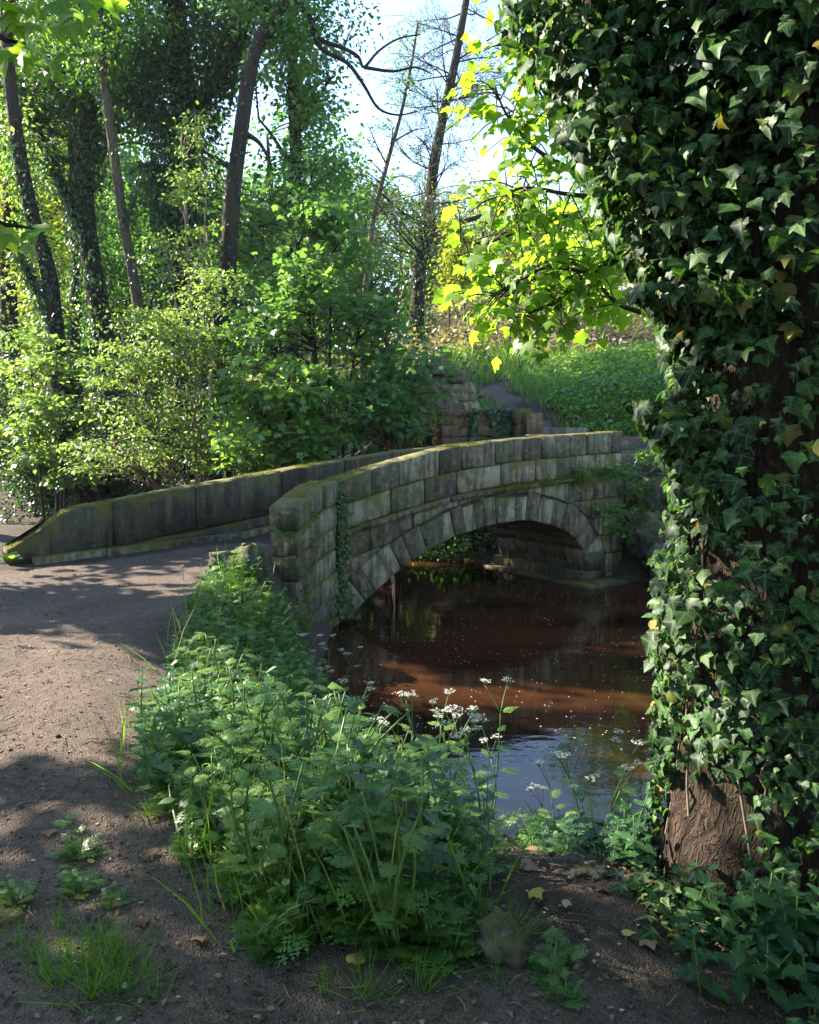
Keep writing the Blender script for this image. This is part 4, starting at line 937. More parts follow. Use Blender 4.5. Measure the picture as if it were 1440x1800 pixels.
# distant trees, each one a copy of one of three crowns
def far_proto(mat, seed, name):
    rng = np.random.default_rng(500 + seed); la = Acc(); ta = Acc()
    ells = [(np.array([rng.normal(0, 1.6), rng.normal(0, 1.6), rng.uniform(1.6, 9.0)]), (rng.uniform(1.6, 2.6), rng.uniform(1.6, 2.6), rng.uniform(1.3, 2.2)), 1) for _ in range(11)]
    cl = crown_leaves(la, ells, 8500, .26, OV, rng, .4, .8)
    pp, _ = tube(ta, [(0, 0, -.3), (.1, .05, 3), (.2, 0, 6), (.1, .1, 9.5)], [.3, .24, .16, .05], 8, 4, .1)
    twigs_to(ta, pp, cl, rng, .08, .4)
    th = thing(name, 'x', 'tree', (0, 0, 0), 'distant trees on the hillside')
    link('trunk', ta.mesh('trunk', M_BARK_D, True), th); link('crown', la.mesh('crown', mat), th); return th
protos = [far_proto(M_FAR, 1, 'distant_tree'), far_proto(M_YEL, 2, 'distant_tree'), far_proto(M_MIDL, 3, 'distant_tree')]
LBL = ['pale green leafy tree on the distant hillside', 'yellow-green leafy tree on the distant hillside', 'fresh green leafy tree on the distant hillside']
used = [0, 0, 0]
far = [(640, 48, 0, .95), (705, 55, 2, .85), (760, 46, 0, .75), (850, 52, 1, .9), (915, 60, 0, .9), (985, 50, 1, .8), (1060, 44, 0, .9), (1150, 40, 2, 1.0), (1230, 46, 0, 1), (560, 50, 1, 1.1), (480, 42, 2, 1.25),
       (400, 46, 0, 1.2), (330, 52, 1, 1.3), (240, 44, 2, 1.3), (160, 48, 1, 1.3), (80, 42, 0, 1.15), (0, 46, 1, 1.15), (-90, 42, 2, 1.0), (1330, 42, 0, 1.1), (1430, 38, 2, 1.1), (820, 70, 2, 1.0), (580, 72, 0, 1.3), (940, 75, 2, 1.0), (1040, 72, 1, 1.1), (200, 70, 0, 1.6), (60, 66, 2, 1.6), (350, 74, 2, 1.5), (-60, 30, 1, .7)]
for k, (px, D, kd, sc_) in enumerate(far):
    q = P(px, 745, D); loc = (float(q[0]), float(q[1]), H1(q[0], q[1]) - .1); rz = k * 1.37
    if not used[kd]:
        t_ = protos[kd]; used[kd] = 1; t_.location = loc; t_.rotation_euler = (0, 0, rz); t_.scale = (sc_,) * 3; t_['label'] = LBL[kd]
    else: copy_tree(protos[kd], loc, rz, sc_, LBL[kd])
# trees up the near bank, outside the picture, that throw the bands of shade over path and river
def bank_tree(d, c, ells, n, seed, label):
    """d: metres towards the sun, c: metres across the sunlight"""
    rng = np.random.default_rng(600 + seed); W = lambda dd, cc, z: np.array([-.898 * dd + .439 * cc, .439 * dd + .898 * cc, z])
    b = W(d, c, 0); b[2] = H1(b[0], b[1]); th = thing('near_bank_tree', label, 'tree', tuple(float(v) for v in b), 'trees on the near bank')
    ta = Acc(); la = Acc(); top = max(e[2] for e in ells)
    pp, _ = tube(ta, [b - np.array([0, 0, .2]), b + np.array([.1, .1, 2]), b + np.array([.05, -.1, top * .6]), b + np.array([0, 0, top])], [.24, .19, .13, .04], 10, 4, .15)
    es = [(W(d + dd, cc, z), (rd, rc, rz), 1.0) for dd, cc, z, rd, rc, rz in ells]
    cl = crown_leaves(la, es, n, .17, SYC, rng, .5, .5); twigs_to(ta, pp, cl, rng, .05, .6)
    link('trunk', ta.mesh('trunk', M_BARK_D, True), th); link('crown', la.mesh('crown', M_MIDL), th)
bank_tree(10, .6, [(0, .9, 6.0, 1.5, 1.3, 1.4), (0, -.6, 5.0, 1.6, 1.4, 1.6), (1, .5, 7.4, 1.5, 1.6, 1.0), (-1, 1.9, 4.6, 1.1, .75, 1.1), (-.5, 2.0, 6.2, 1.0, .6, .8)], 2200, 1, 'leafy tree on the near bank behind the overhanging sycamore')
bank_tree(10.5, 5.0, [(0, 4.95, 3.2, 1.2, .7, 1.0), (.2, 5.1, 4.7, 1.0, .6, .9), (0, 5.0, 6.2, .9, .5, .9)], 3300, 2, 'narrow tree on the near bank, across the path from the far parapet')
bank_tree(12.5, 7.4, [(0, 7.2, 3.6, 1.1, .65, 1.0), (0, 8.1, 5.2, 1.0, .75, .9), (.5, 7.7, 6.2, 1.0, .55, .8), (3.8, 10.6, 7.8, .9, .6, .9)], 4000, 3, 'tree on the near bank upstream of the far parapet')
for k, (x, y, kd, s_) in enumerate([(-5.5, -3.5, 2, .8), (.5, -6.5, 0, .9), (5.5, -2.5, 2, .85), (7.0, 2.0, 0, .75), (-10, -1, 0, .9)]):  # copies added out of view around the camera to block the open sky
    copy_tree(protos[kd], (x, y, H1(x, y) - .1), k * 2.1, s_, 'unseen leafy tree added around the camera to block sky light')['group'] = 'trees on the near bank'
bank_tree(13, -3.5, [(0, -3.2, 6.2, 1.6, 1.8, 2.0), (0, -5.2, 6.0, 1.6, 1.8, 2.0), (0, -1.6, 7.8, 1.4, 1.4, 1.2)], 4200, 4, 'broad tree on the near bank behind the camera side of the path')

# ------------------------------------------------------------------ the ivy-clad sycamore by the shore
tz = H1(1.45, 3.3)
big = thing('ivy_clad_sycamore', 'huge ivy-smothered sycamore trunk by the shore with bright low boughs', 'tree', (1.45, 3.3, tz))
rg = np.random.default_rng(42)
ta = Acc()
TP = np.array([(1.48, 3.22, tz - .25), (1.50, 3.24, tz + .02), (1.51, 3.26, .2), (1.53, 3.3, .8), (1.55, 3.32, 1.6), (1.58, 3.36, 2.6), (1.60, 3.4, 3.6), (1.66, 3.45, 5.5), (1.8, 3.5, 8)])
TP[:, 0] -= .10; TP[:, 1] -= .26
TR = np.array([.60, .46, .38, .36, .35, .34, .32, .28, .2])
P0, R0 = tube(ta, TP, TR, 40, 8, .22, sd=5)
for an, l in ((3.4, .75), (4.1, .7), (4.9, .6), (5.6, .7), (2.6, .7)):
    d = np.array([math.cos(an), math.sin(an), 0]); c = np.array([1.40, 2.98, tz]); e = c + d * l; e[2] = H1(e[0], e[1]) - .06
    tube(ta, [c + d * .25 + np.array([0, 0, .28]), c + d * .45 + np.array([0, 0, .08]), e], [.13, .09, .04], 10, 5, .2)
limbs = []
for pts, ra, rb in [([(1.5, 3.35, 1.6), (1.2, 3.35, 2.15), (.95, 3.38, 2.6), (.8, 3.45, 2.95), (.72, 3.5, 3.4)], .14, .05), ([(1.48, 3.3, 1.1), (1.2, 3.22, 1.45), (1.02, 3.2, 1.7)], .07, .03),
                    ([(1.55, 3.35, 2.4), (1.25, 3.2, 2.8), (1.05, 3.15, 3.3)], .1, .05), ([(1.52, 3.3, 1.8), (1.22, 3.2, 2.0), (1.0, 3.2, 2.1)], .06, .03), ([(1.55, 3.4, 2.2), (1.9, 3.3, 2.6), (2.2, 3.3, 3.1)], .12, .06)]:
    pts = np.array(pts) + np.array([-.06, -.2, 0]); limbs.append(tube(ta, pts, np.linspace(ra, rb, len(pts)), 10, 5, .15))
link('trunk', ta.mesh('trunk', M_BARK, True), big)
# ivy
CAMP = np.array([0, 0, CAMZ])
def trunk_ivy(n, q_axis, q_r, zlo, zhi, thick_f, rng, bare=True):
    s = np.concatenate([[0], np.cumsum(np.linalg.norm(np.diff(q_axis, axis=0), axis=1))]); q = rng.uniform(0, s[-1], n)
    c = np.stack([np.interp(q, s, q_axis[:, k]) for k in range(3)], 1); r = np.interp(q, s, q_r)
    an = rng.uniform(0, 2 * math.pi, n); out = np.stack([np.cos(an), np.sin(an), np.zeros(n)], 1)
    lump = .3 + 1.0 * vnoise(c[:, 2] * 1.6 + np.cos(an) * .8 + 3, np.sin(an) * 1.1 + c[:, 2] * .5, 8)
    th = thick_f(c[:, 2]) * lump
    pos = c + out * (r + .015 + th * rng.random(n) ** .55)[:, None]; pos[:, 2] -= .15 * th * rng.random(n)
    k = (c[:, 2] > zlo) & (c[:, 2] < zhi)
    if bare:  # bark shows low on the side towards the river and in a patch on the right
        pos_ang = out @ np.array([-.89, -.45, 0])
        low = pos[:, 2] < .32 + .25 * (vnoise(an * 2, pos[:, 2] * 3, 3) - .5)
        k &= ~(low & (pos_ang > .90))
        k &= rng.random(n) < np.interp(pos[:, 2], [-.4, -.1, .3], [.8, 1, 1])
    return pos[k], out[k], th[k]
thf = lambda z: np.interp(z, [-.4, .3, .8, 1.3, 1.8, 2.4, 3.2, 5], [.06, .08, .10, .19, .34, .44, .44, .35])
ps = []; os_ = []
a, b_, _ = trunk_ivy(15000, P0, R0, tz - .1, 4.6, thf, rg); ps.append(a); os_.append(b_)
a, b_, _ = trunk_ivy(11000, P0, R0, tz - .1, 1.1, thf, rg); ps.append(a); os_.append(b_)
for (lp, lr), n in zip(limbs, (3800, 1400, 2300, 1600, 1500)):
    a, b_, _ = trunk_ivy(n, lp, lr, -9, 9, lambda z: np.full(len(z), .30), rg, False); ps.append(a); os_.append(b_)
pos = np.vstack(ps); out = np.vstack(os_); n = len(pos)
nrm = out * .75 + np.array([0, -.12, .42]) + rg.normal(0, .34, (n, 3)); tip = np.array([0, -.05, -1]) + out * .3 + rg.normal(0, .42, (n, 3))
size = (.022 + .05 * rg.random(n) ** 1.4) * np.interp(pos[:, 2], [-.3, .6, 2], [.8, 1, 1.12])
vd = CAMP - pos; dist = np.linalg.norm(vd, axis=1); face = np.einsum('ij,ij->i', unit(nrm), vd / dist[:, None])
px_ = 720 + pos[:, 0] / pos[:, 1] * 1440; py_ = 745 - (pos[:, 2] - CAMZ) / pos[:, 1] * 1440
axd = np.einsum('ij,ij->i', out, vd / dist[:, None])
score = size / dist * np.clip(face, 0, 1) * np.clip(axd + .3, 0, 1) * ((px_ < 1450) & (py_ > -40) & (py_ < 1790)) * (1 + 1.5 * (rg.random(n)))
top = np.argsort(-score)[:300]; rest = np.setdiff1d(np.arange(n), top)
ac = Acc(); h = rg.random(len(rest)) < .6
tn = rg.random(len(rest)) ** 1.15
for q, tpl in enumerate(IVYS):
    ii = rest[q::6]; scatter(ac, tpl, pos[ii], tip[ii], nrm[ii], size[ii], tn[q::6], rg)
link('ivy_foliage', ac.mesh('ivy_foliage', M_IVY), big)['kind'] = 'stuff'
def leaf_objects(name, par, idx, meshes, pos, tip, nrm, size, org):
    R = frames(tip[idx], nrm[idx]); base = np.array(org)
    for k, i_ in enumerate(idx):
        o = bpy.data.objects.new(name, meshes[k % len(meshes)]); COL.objects.link(o); o.parent = par
        M4 = Matrix.Identity(4)
        for r in range(3):
            for c in range(3): M4[r][c] = float(R[k, r, c] * size[i_])
            M4[r][3] = float(pos[i_, r] - base[r])
        o.matrix_basis = M4
im = [raw_mesh('ivy_leaf', t[0], t[1], M_IVY_O, vein=t[2]) for t in IVYS]
leaf_objects('ivy_leaf', big, top, im, pos, tip, nrm, size, big.location)
# climbing ivy stems on bare bark and inside the mass
va = Acc()
for k in range(6):
    an = rg.uniform(3.0, 6.0); z = tz - .05; q = []; a0 = an; da = 0.0
    while z < rg.uniform(1.0, 2.6):
        r = float(np.interp(z, P0[:, 2], R0)) * 1.04; c = np.array([np.interp(z, P0[:, 2], P0[:, 0]), np.interp(z, P0[:, 2], P0[:, 1])])
        q.append((c[0] + r * math.cos(a0), c[1] + r * math.sin(a0), z)); z += .12; da = (da * .7 + rg.normal(0, .035)); a0 += da
    if len(q) > 3: tube(va, q, np.full(len(q), rg.uniform(.003, .006)), 5, 4)
for k in range(30):
    b0 = pos[rg.integers(0, n)]; q = [b0]; d = np.array([rg.normal(0, .5), rg.normal(0, .3) - .2, -.6])
    for s in range(5): d = unit(d + rg.normal(0, .4, 3) + np.array([0, 0, -.1])); q.append(q[-1] + d * .035)
    tube(va, q, [.004] * 6, 4, 2)
link('ivy_stems', va.mesh('ivy_stems', M_VINE, True), big)['kind'] = 'stuff'
# sycamore boughs of the same tree
ba = Acc(); sp = []; 
bough = [([(1230, 500), (1120, 450), (1040, 480), (975, 530), (930, 550), (890, 560)], .03, 4.8), ([(1220, 330), (1100, 320), (1010, 300), (940, 260), (890, 200), (870, 150)], .028, 4.9),
         ([(1200, 430), (1080, 400), (1000, 380), (930, 400), (860, 425), (810, 425)], .03, 5.1), ([(1180, 250), (1060, 220), (980, 150), (930, 100), (905, 80)], .022, 4.6), ([(1190, 560), (1100, 540), (1050, 500), (990, 450), (940, 470), (900, 520)], .022, 5.0),
         ([(1040, 480), (960, 470), (905, 500), (870, 520)], .014, 4.9), ([(1150, 150), (1060, 80), (1000, 30), (960, -40)], .02, 4.8), ([(1130, 380), (1060, 350), (990, 340), (920, 330), (880, 350)], .02, 4.7)]
for bp, r, D in bough:
    q = np.array([P(x, y, D + .12 * math.sin(x * .02)) for x, y in bp]); q = np.vstack([[(1.62, 3.75, q[0][2] - .25)], q]) if r > .021 else q
    pp, rr = tube(ba, q, np.linspace(r, .004, len(q)), 7, 5, .1)
    m = len(pp)
    for k in range(int(len(bp) * 6.2)):
        i0 = int(m * rg.uniform(.35, .999)); s0 = pp[i0]; d = unit(np.array([rg.normal(-.3, .8), rg.normal(0, .8), rg.normal(-.05, .5)])); l = rg.uniform(.12, .42)
        e = s0 + d * l + np.array([0, 0, -.04]); tube(ba, [s0, (s0 + e) / 2 + np.array([0, 0, .03]), e], [.005, .004, .0025], 4, 2)
        for w in range(rg.integers(3, 6)): sp.append((s0 + (e - s0) * rg.uniform(.45, 1.05) + rg.normal(0, .05, 3), d))
link('boughs', ba.mesh('boughs', M_TWIG, True), big)
sp_p = np.array([a for a, _ in sp]); sp_d = np.array([b for _, b in sp]); n = len(sp_p)
tip2 = sp_d * .6 + np.array([-.25, 0, -.55]) + rg.normal(0, .4, (n, 3)); nrm2 = np.array([-.25, -.15, 1.0]) + rg.normal(0, .42, (n, 3)); sz2 = rg.uniform(.045, .108, n)
px_ = 720 + sp_p[:, 0] / sp_p[:, 1] * 1440
score = sz2 * (px_ < 1090) * (1 + rg.random(n)); top2 = np.argsort(-score)[:300]; rest2 = np.setdiff1d(np.arange(n), top2)
ac = Acc(); scatter(ac, SYC, sp_p[rest2], tip2[rest2], nrm2[rest2], sz2[rest2], None, rg)
link('sycamore_foliage', ac.mesh('sycamore_foliage', M_SYC), big)['kind'] = 'stuff'
ac = Acc(); crown_leaves(ac, [(np.array([1.6, 3.2, 6.0]), (2.0, 2.0, 1.1), 1), (np.array([2.6, 1.6, 5.8]), (1.7, 1.6, 1.2), .8), (np.array([1.0, 1.2, 6.4]), (1.5, 1.5, .9), .7), (np.array([2.8, 4.4, 6.4]), (1.8, 1.8, 1.3), .8), (np.array([2.2, 2.2, 5.0]), (1.6, 1.3, .7), .8)], 7500, .17, SYC, rg, .7, .5)
link('crown', ac.mesh('crown', M_SYC), big)
sm = [raw_mesh('sycamore_leaf', t[0], t[1], M_SYC_O, vein=t[2]) for t in SYCS]
leaf_objects('sycamore_leaf', big, top2, sm, sp_p, tip2, nrm2, sz2, big.location)

# overhanging sycamore at the left: only its sprays reach into the picture
lz = H1(-3.7, 3.3)
ls = thing('overhanging_sycamore', 'sycamore left of the path whose bright leaf sprays hang into view', 'tree', (-3.7, 3.3, lz), 'trees on the near bank')
ta = Acc(); ac = Acc(); lp = []
tube(ta, [(-3.7, 3.3, lz - .2), (-3.68, 3.3, 1.2), (-3.6, 3.35, 3), (-3.5, 3.4, 5.2)], [.22, .17, .14, .07], 12, 5, .15)
for q in ([(-3.62, 3.33, 2.7), (-2.7, 3.5, 3.3)] + [tuple(P(x, y, 3.5)) for x, y in ((-20, -20), (50, -10), (130, -15))], [(-3.65, 3.33, 2.6), (-2.6, 3.5, 2.95)] + [tuple(P(x, y, 3.5)) for x, y in ((-60, 60), (10, 70), (55, 80))],
          [(-3.68, 3.3, 1.9), (-2.6, 3.4, 2.2)] + [tuple(P(x, y, 3.4)) for x, y in ((-50, 400), (10, 395), (60, 402))]):
    tube(ta, q, np.linspace(.03, .003, len(q)), 7, 4)
SPR = [(18, 20), (45, 8), (75, 12), (100, 5), (125, 14), (140, 22), (62, 25), (150, 5), (215, -5), (190, -12), (0, 40), (30, 32), (28, 70), (60, 75), (20, 92), (70, 95), (82, 108), (5, 85), (10, 400), (40, 398), (60, 405), (30, 415), (72, 412), (-10, 410), (-5, 60), (160, -8), (110, -15), (85, 30), (50, 100), (-15, 95), (120, 35), (95, 40), (35, 48), (10, 22), (75, 118), (40, 85), (140, 40), (55, 50)]
lp = np.array([P(x + rg.normal(0, 5), y + rg.normal(0, 5) - 4, 3.5 + rg.normal(0, .12)) for x, y in SPR]); n = len(lp)
leaf_objects('sycamore_leaf', ls, np.arange(n), sm, lp, np.array([.25, -.25, -.75]) + rg.normal(0, .35, (n, 3)), np.array([-.3, -.4, 1]) + rg.normal(0, .3, (n, 3)), rg.uniform(.085, .125, n), ls.location)
crown_leaves(ac, [(np.array([-4.3, 3.8, 5.2]), (1.5, 1.6, 1.2), 1), (np.array([-3.6, 2.2, 5.6]), (1.3, 1.3, 1.0), .8), (np.array([-5.2, 5.2, 4.6]), (1.0, 1.4, 1.0), .7)], 1300, .16, SYC, rg, .7, .45)
link('crown', ac.mesh('crown', M_SYC), ls); link('trunk', ta.mesh('trunk', M_BARK, True), ls)

# ------------------------------------------------------------------ herbs
def frond_tpl(npair=6, teeth=4, w=.42, seed=0):
    """fern-like compound leaf: pairs of deeply toothed pinnae on a sagging rachis"""
    rng = random.Random(seed); V = []; T = []
    def pinna(b0, d, L_, wd, n):
        s = np.array([-d[1], d[0], 0]); roll = rng.uniform(-.25, .25)
        for j in range(n):
            q0 = b0 + d * L_ * (j / n) * .86; q1 = b0 + d * L_ * ((j + .95) / n) * .86; l = wd * (1 - .62 * j / n) * rng.uniform(.75, 1.2)
            for sg in (-1, 1):
                t0 = q0 + d * l * .62 + s * sg * l; t0 = t0 + np.array([0, 0, roll * sg * l + rng.uniform(-.1, .1) * l]); k = len(V); V.extend([q0, q1, t0]); T.append((k, k + 1, k + 2) if sg > 0 else (k, k + 2, k + 1))
        k = len(V); V.extend([b0 + d * L_ * .72 - s * wd * .16, b0 + d * L_ * .72 + s * wd * .16, b0 + d * L_]); T.append((k, k + 2, k + 1))
    for i in range(npair):
        f = .24 + .72 * i / npair; L_ = w * (1 - .8 * (f - .24) / .76) * rng.uniform(.85, 1.1)
        for sg in (-1, 1):
            an = math.radians(32 + 10 * rng.random()); d = np.array([sg * math.cos(an), math.sin(an), 0]); pinna(np.array([0, f + rng.uniform(-.02, .02), 0]), d, L_, L_ * .36, max(2, round(teeth * L_ / w) + 1))
    pinna(np.array([0, .86, 0]), np.array([0, 1.0, 0]), .2, .06, 3)
    sag = lambda p: np.array([p[0], p[1], p[2] - .28 * p[1] ** 2 - .3 * p[0] ** 2]); V = np.array([sag(v) for v in V]); b0 = len(V)
    R_ = np.array([(-.010, 0, 0), (.010, 0, 0), (-.007, .55, 0), (.007, .55, 0), (0, 1, 0)]); R_ = np.array([sag(v) for v in R_]) + np.array([0, 0, -.004])
    V = np.vstack([V, R_]); T += [(b0, b0 + 1, b0 + 3), (b0, b0 + 3, b0 + 2), (b0 + 2, b0 + 3, b0 + 4)]
    return V, np.array(T), np.zeros(len(V))
FRONDS = [frond_tpl(5, 4, .46, 1), frond_tpl(6, 4, .40, 2), frond_tpl(5, 5, .5, 3)]; FROND_S = frond_tpl(4, 3, .5, 4)
def herb_proto(seed, h, nst, flowers, nfr=7, spread=.5, lsize=(.14, .26)):
    rng = np.random.default_rng(700 + seed); st = Acc(); lf = Acc(); heads = []
    pos = []; tip = []; nrm = []; sz = []
    for k in range(nst):
        an = rng.uniform(0, 6.28); lean = rng.uniform(.08, spread); hh = h * rng.uniform(.6, 1.05)
        top = np.array([math.cos(an) * lean * hh, math.sin(an) * lean * hh, hh]); mid = top * .5 + np.array([rng.normal(0, .03), rng.normal(0, .03), .03])
        tube(st, [(0, 0, -.03), mid, top], [.0055, .0045, .003], 5, 3)
        for f in np.linspace(.35, 1.0, rng.integers(3, 6)):
            a2 = rng.uniform(0, 6.28); q = mid * 2 * f if f < .5 else mid + (top - mid) * (f - .5) * 2
            pos.append(q); tip.append((math.cos(a2), math.sin(a2), rng.uniform(.05, .7))); nrm.append((rng.normal(0, .2), rng.normal(0, .2), 1)); sz.append(rng.uniform(*lsize) * (1.1 - .4 * f))
        if k < flowers:
            for f in range(rng.integers(2, 4)):
                a2 = rng.uniform(0, 6.28); e = top + np.array([math.cos(a2) * .09, math.sin(a2) * .09, rng.uniform(.08, .17)]); tube(st, [top, (top + e) / 2 + np.array([0, 0, .012]), e], [.003, .0025, .002], 4, 2)
                fa = Acc(); m = 9
                for r_ in range(m):
                    a3 = r_ * 6.28 / m + rng.uniform(-.2, .2); rr = rng.uniform(.010, .034); g_ = e + np.array([math.cos(a3) * rr, math.sin(a3) * rr, .028 + rng.uniform(-.006, .006)])
                    tube(st, [e, g_], [.0012, .001], 3, 1)
                    nq = 7; pp = g_ + rng.normal(0, .0055, (nq, 3)) * np.array([1, 1, .45]); scatter(fa, PETQ, pp, rdir(nq, rng) * np.array([1, 1, .3]), np.array([0, 0, 1]) + rng.normal(0, .3, (nq, 3)), rng.uniform(.005, .009, nq), None, rng)
                heads.append(fa)
    for k in range(nfr):
        a2 = k * 2.4 + rng.uniform(-.4, .4); pos.append((0, 0, .01)); tip.append((math.cos(a2), math.sin(a2), rng.uniform(.35, 1.3))); nrm.append((-math.cos(a2) * .6, -math.sin(a2) * .6, 1)); sz.append(rng.uniform(lsize[1] * .9, lsize[1] * 1.5))
    pos, tip, nrm, sz = (np.array(v) for v in (pos, tip, nrm, sz))
    for q in range(3): scatter(lf, FRONDS[q], pos[q::3], tip[q::3], nrm[q::3], sz[q::3], rng.random(len(pos[q::3])), rng)
    th = thing('cow_parsley', 'x', 'plant', (0, 0, 0), 'cow parsley plants on the bank')
    link('stems', st.mesh('stems', M_HERBSTEM, True), th) if nst else None
    link('leaves', lf.mesh('leaves', M_HERB), th)
    for fa in heads: link('flower_head', fa.mesh('flower_head', M_PETAL), th)
    return th
def nettle_proto(seed, h):
    rng = np.random.default_rng(800 + seed); st = Acc(); lf = Acc(); pos = []; tip = []; nrm = []; sz = []
    for k in range(rng.integers(2, 5)):
        an = rng.uniform(0, 6.28); hh = h * rng.uniform(.65, 1.1); b0 = np.array([rng.normal(0, .07), rng.normal(0, .07), -.03]); top = b0 + np.array([math.cos(an) * .18 * hh, math.sin(an) * .18 * hh, hh])
        tube(st, [b0, (b0 + top) / 2 + rng.normal(0, .015, 3), top], [.004, .0035, .002], 5, 3)
        nl = int(hh / .055)
        for i in range(nl):
            f = .18 + .82 * (i + 1) / nl; a0 = (i % 2) * 1.57 + an
            for s in (0, 3.14):
                a2 = a0 + s + rng.normal(0, .2); pos.append(b0 + (top - b0) * f); el = .25 if f < .9 else .7; tip.append((math.cos(a2), math.sin(a2), el - .25 + rng.normal(0, .15))); nrm.append((math.cos(a2) * .3, math.sin(a2) * .3, 1)); sz.append(rng.uniform(.065, .10) * (1 if f < .7 else 1 - 1.5 * (f - .7)))
    scatter(lf, NET, np.array(pos), np.array(tip), np.array(nrm), np.array(sz), rng.random(len(pos)), rng)
    th = thing('nettle', 'x', 'plant', (0, 0, 0), 'nettles among the undergrowth'); link('stems', st.mesh('stems', M_HERBSTEM, True), th); link('leaves', lf.mesh('leaves', M_NETTLE), th); return th
def grass_blades(acc, pos, rng, h=(.1, .28), width=1.0, lean=.5, tint=None):
    n = len(pos); tip = np.array([0, 0, 1.0]) + rng.normal(0, lean, (n, 3)); tip[:, 2] = np.abs(tip[:, 2]) + .25
    hh = rng.uniform(h[0], h[1], n); V, T, ve = BLADE; V = V * np.array([width, 1, 1]).copy(); V[:, 2] = -.35 * V[:, 1] ** 2.2
    scatter(acc, (V, T, ve), pos, tip, rdir(n, rng) + np.array([0, 0, .2]), hh, tint, rng)
def tuft_proto(seed, n=70, h=(.1, .3), rad=.012):
    rng = np.random.default_rng(900 + seed); ac = Acc(); p = np.stack([rng.normal(0, rad, n), rng.normal(0, rad, n), np.full(n, -.03)], 1); grass_blades(ac, p, rng, h, .6, .7); tube(ac, [(0, 0, -.05), (0, 0, .02)], [.03, .012], 6, 1)
    o = link('grass_tuft', ac.mesh('grass_tuft', M_GRASS)); return tag(o, 'x', 'grass', 'grass tufts along the path edge')
placed = {}
def place(proto, x, y, rz, sc_, label, dz=0.0):
    loc = (float(x), float(y), H1(x, y) + dz)
    if proto.name not in placed:
        placed[proto.name] = 1; proto.location = loc; proto.rotation_euler = (0, 0, rz); proto.scale = (sc_,) * 3; proto['label'] = label; return proto
    return copy_tree(proto, loc, rz, sc_, label)
BANK = np.array([(-2.0, 8.3), (-1.95, 7.0), (-1.68, 5.4), (-1.5, 4.3), (-1.25, 3.5), (-.82, 2.72), (-.36, 2.14), (.08, 2.06), (.25, 2.4), (.3, 3.2), (.08, 4.2), (-.18, 5.0), (-.72, 6.5), (-1.02, 7.8), (-1.05, 8.7), (-1.3, 8.5)])
rg = np.random.default_rng(9)
leafy = [herb_proto(k, h, ns, 0, nf, sp_, ls_) for k, (h, ns, nf, sp_, ls_) in enumerate([(.34, 5, 9, .55, (.08, .16)), (.42, 6, 8, .5, (.08, .17)), (.25, 4, 10, .6, (.08, .14)), (.5, 6, 7, .4, (.08, .17)), (.2, 3, 9, .7, (.07, .13))])]
flow = [herb_proto(20 + k, h, ns, ns, 5, .35, (.12, .2)) for k, (h, ns) in enumerate([(.62, 2), (.75, 3), (.55, 2)])]
bnet = [nettle_proto(10, .42), nettle_proto(11, .34)]
cnt = 0; tries = 0
while cnt < 300 and tries < 6000:
    tries += 1; y = 2.3 + (8.9 - 2.3) * rg.random() ** 1.5; x = rg.uniform(-2.2, .6)
    sd = float(poly_sdf(np.array([x]), np.array([y]), BANK)[0])
    if sd > -.04: continue
    k = int(rg.integers(0, 5)); kn = rg.random() < .22; edge = min(1, .5 - sd * 1.6) * float(np.interp(y, [5, 7], [1, .55]))
    if sd > -.18 and k in (1, 3): k = 4
    if kn: place(bnet[cnt % 2], x, y, rg.uniform(0, 6.28), rg.uniform(.7, 1.3) * (.35 + .65 * edge), 'leafy nettle standing among the cow parsley between path and river')
    else: place(leafy[k], x, y, rg.uniform(0, 6.28), rg.uniform(.6, 1.3) * (.35 + .65 * edge), 'leafy cow parsley without flowers ' + ('in front of the wing wall of the bridge' if y > 6.6 else 'along the dirt path edge' if sd > -.22 and x < -.3 else 'beside the worn trail and the water' if x > -.25 else 'in the middle of the plant mass between path and river')); cnt += 1
FL = [(.42, 4.35, 1, 1.0), (.28, 4.75, 0, 1.0), (.02, 4.6, 0, 1.05), (-.2, 5.2, 2, 1.0), (.12, 3.9, 2, .9), (.95, 4.45, 0, .9), (1.08, 4.3, 2, 1.0), (.80, 4.3, 0, .75), (-.62, 6.1, 1, .8), (-.85, 6.9, 0, .8), (.33, 3.5, 2, .8)]
for x, y, k, s_ in FL: place(flow[k], x, y, rg.uniform(0, 6.28), s_, 'tall cow parsley with white flower heads at the water edge')
# tall grass stalks and grass edges on the bank
tufts = [tuft_proto(0), tuft_proto(1, 90, (.12, .38)), tuft_proto(2, 60, (.06, .16))]
for k in range(70):
    if k < 46:
        i_ = int(rg.integers(0, 10)); a = BANK[i_]; b = BANK[i_ + 1] if i_ < 9 else BANK[0]; f = rg.random(); q = a + (b - a) * f; x, y = q[0] + rg.uniform(-.02, .16), q[1] + rg.uniform(0, .1); kd = 2 if rg.random() < .5 else 0
    else: x, y = rg.uniform(-1.9, -.9), rg.uniform(6.0, 8.4); kd = 1
    place(tufts[kd], x, y, rg.uniform(0, 6.28), rg.uniform(.45, .8), 'green grass tuft at the edge of the dirt path by the plant mass' if k < 46 else 'tall grass tuft growing in front of the wing wall')
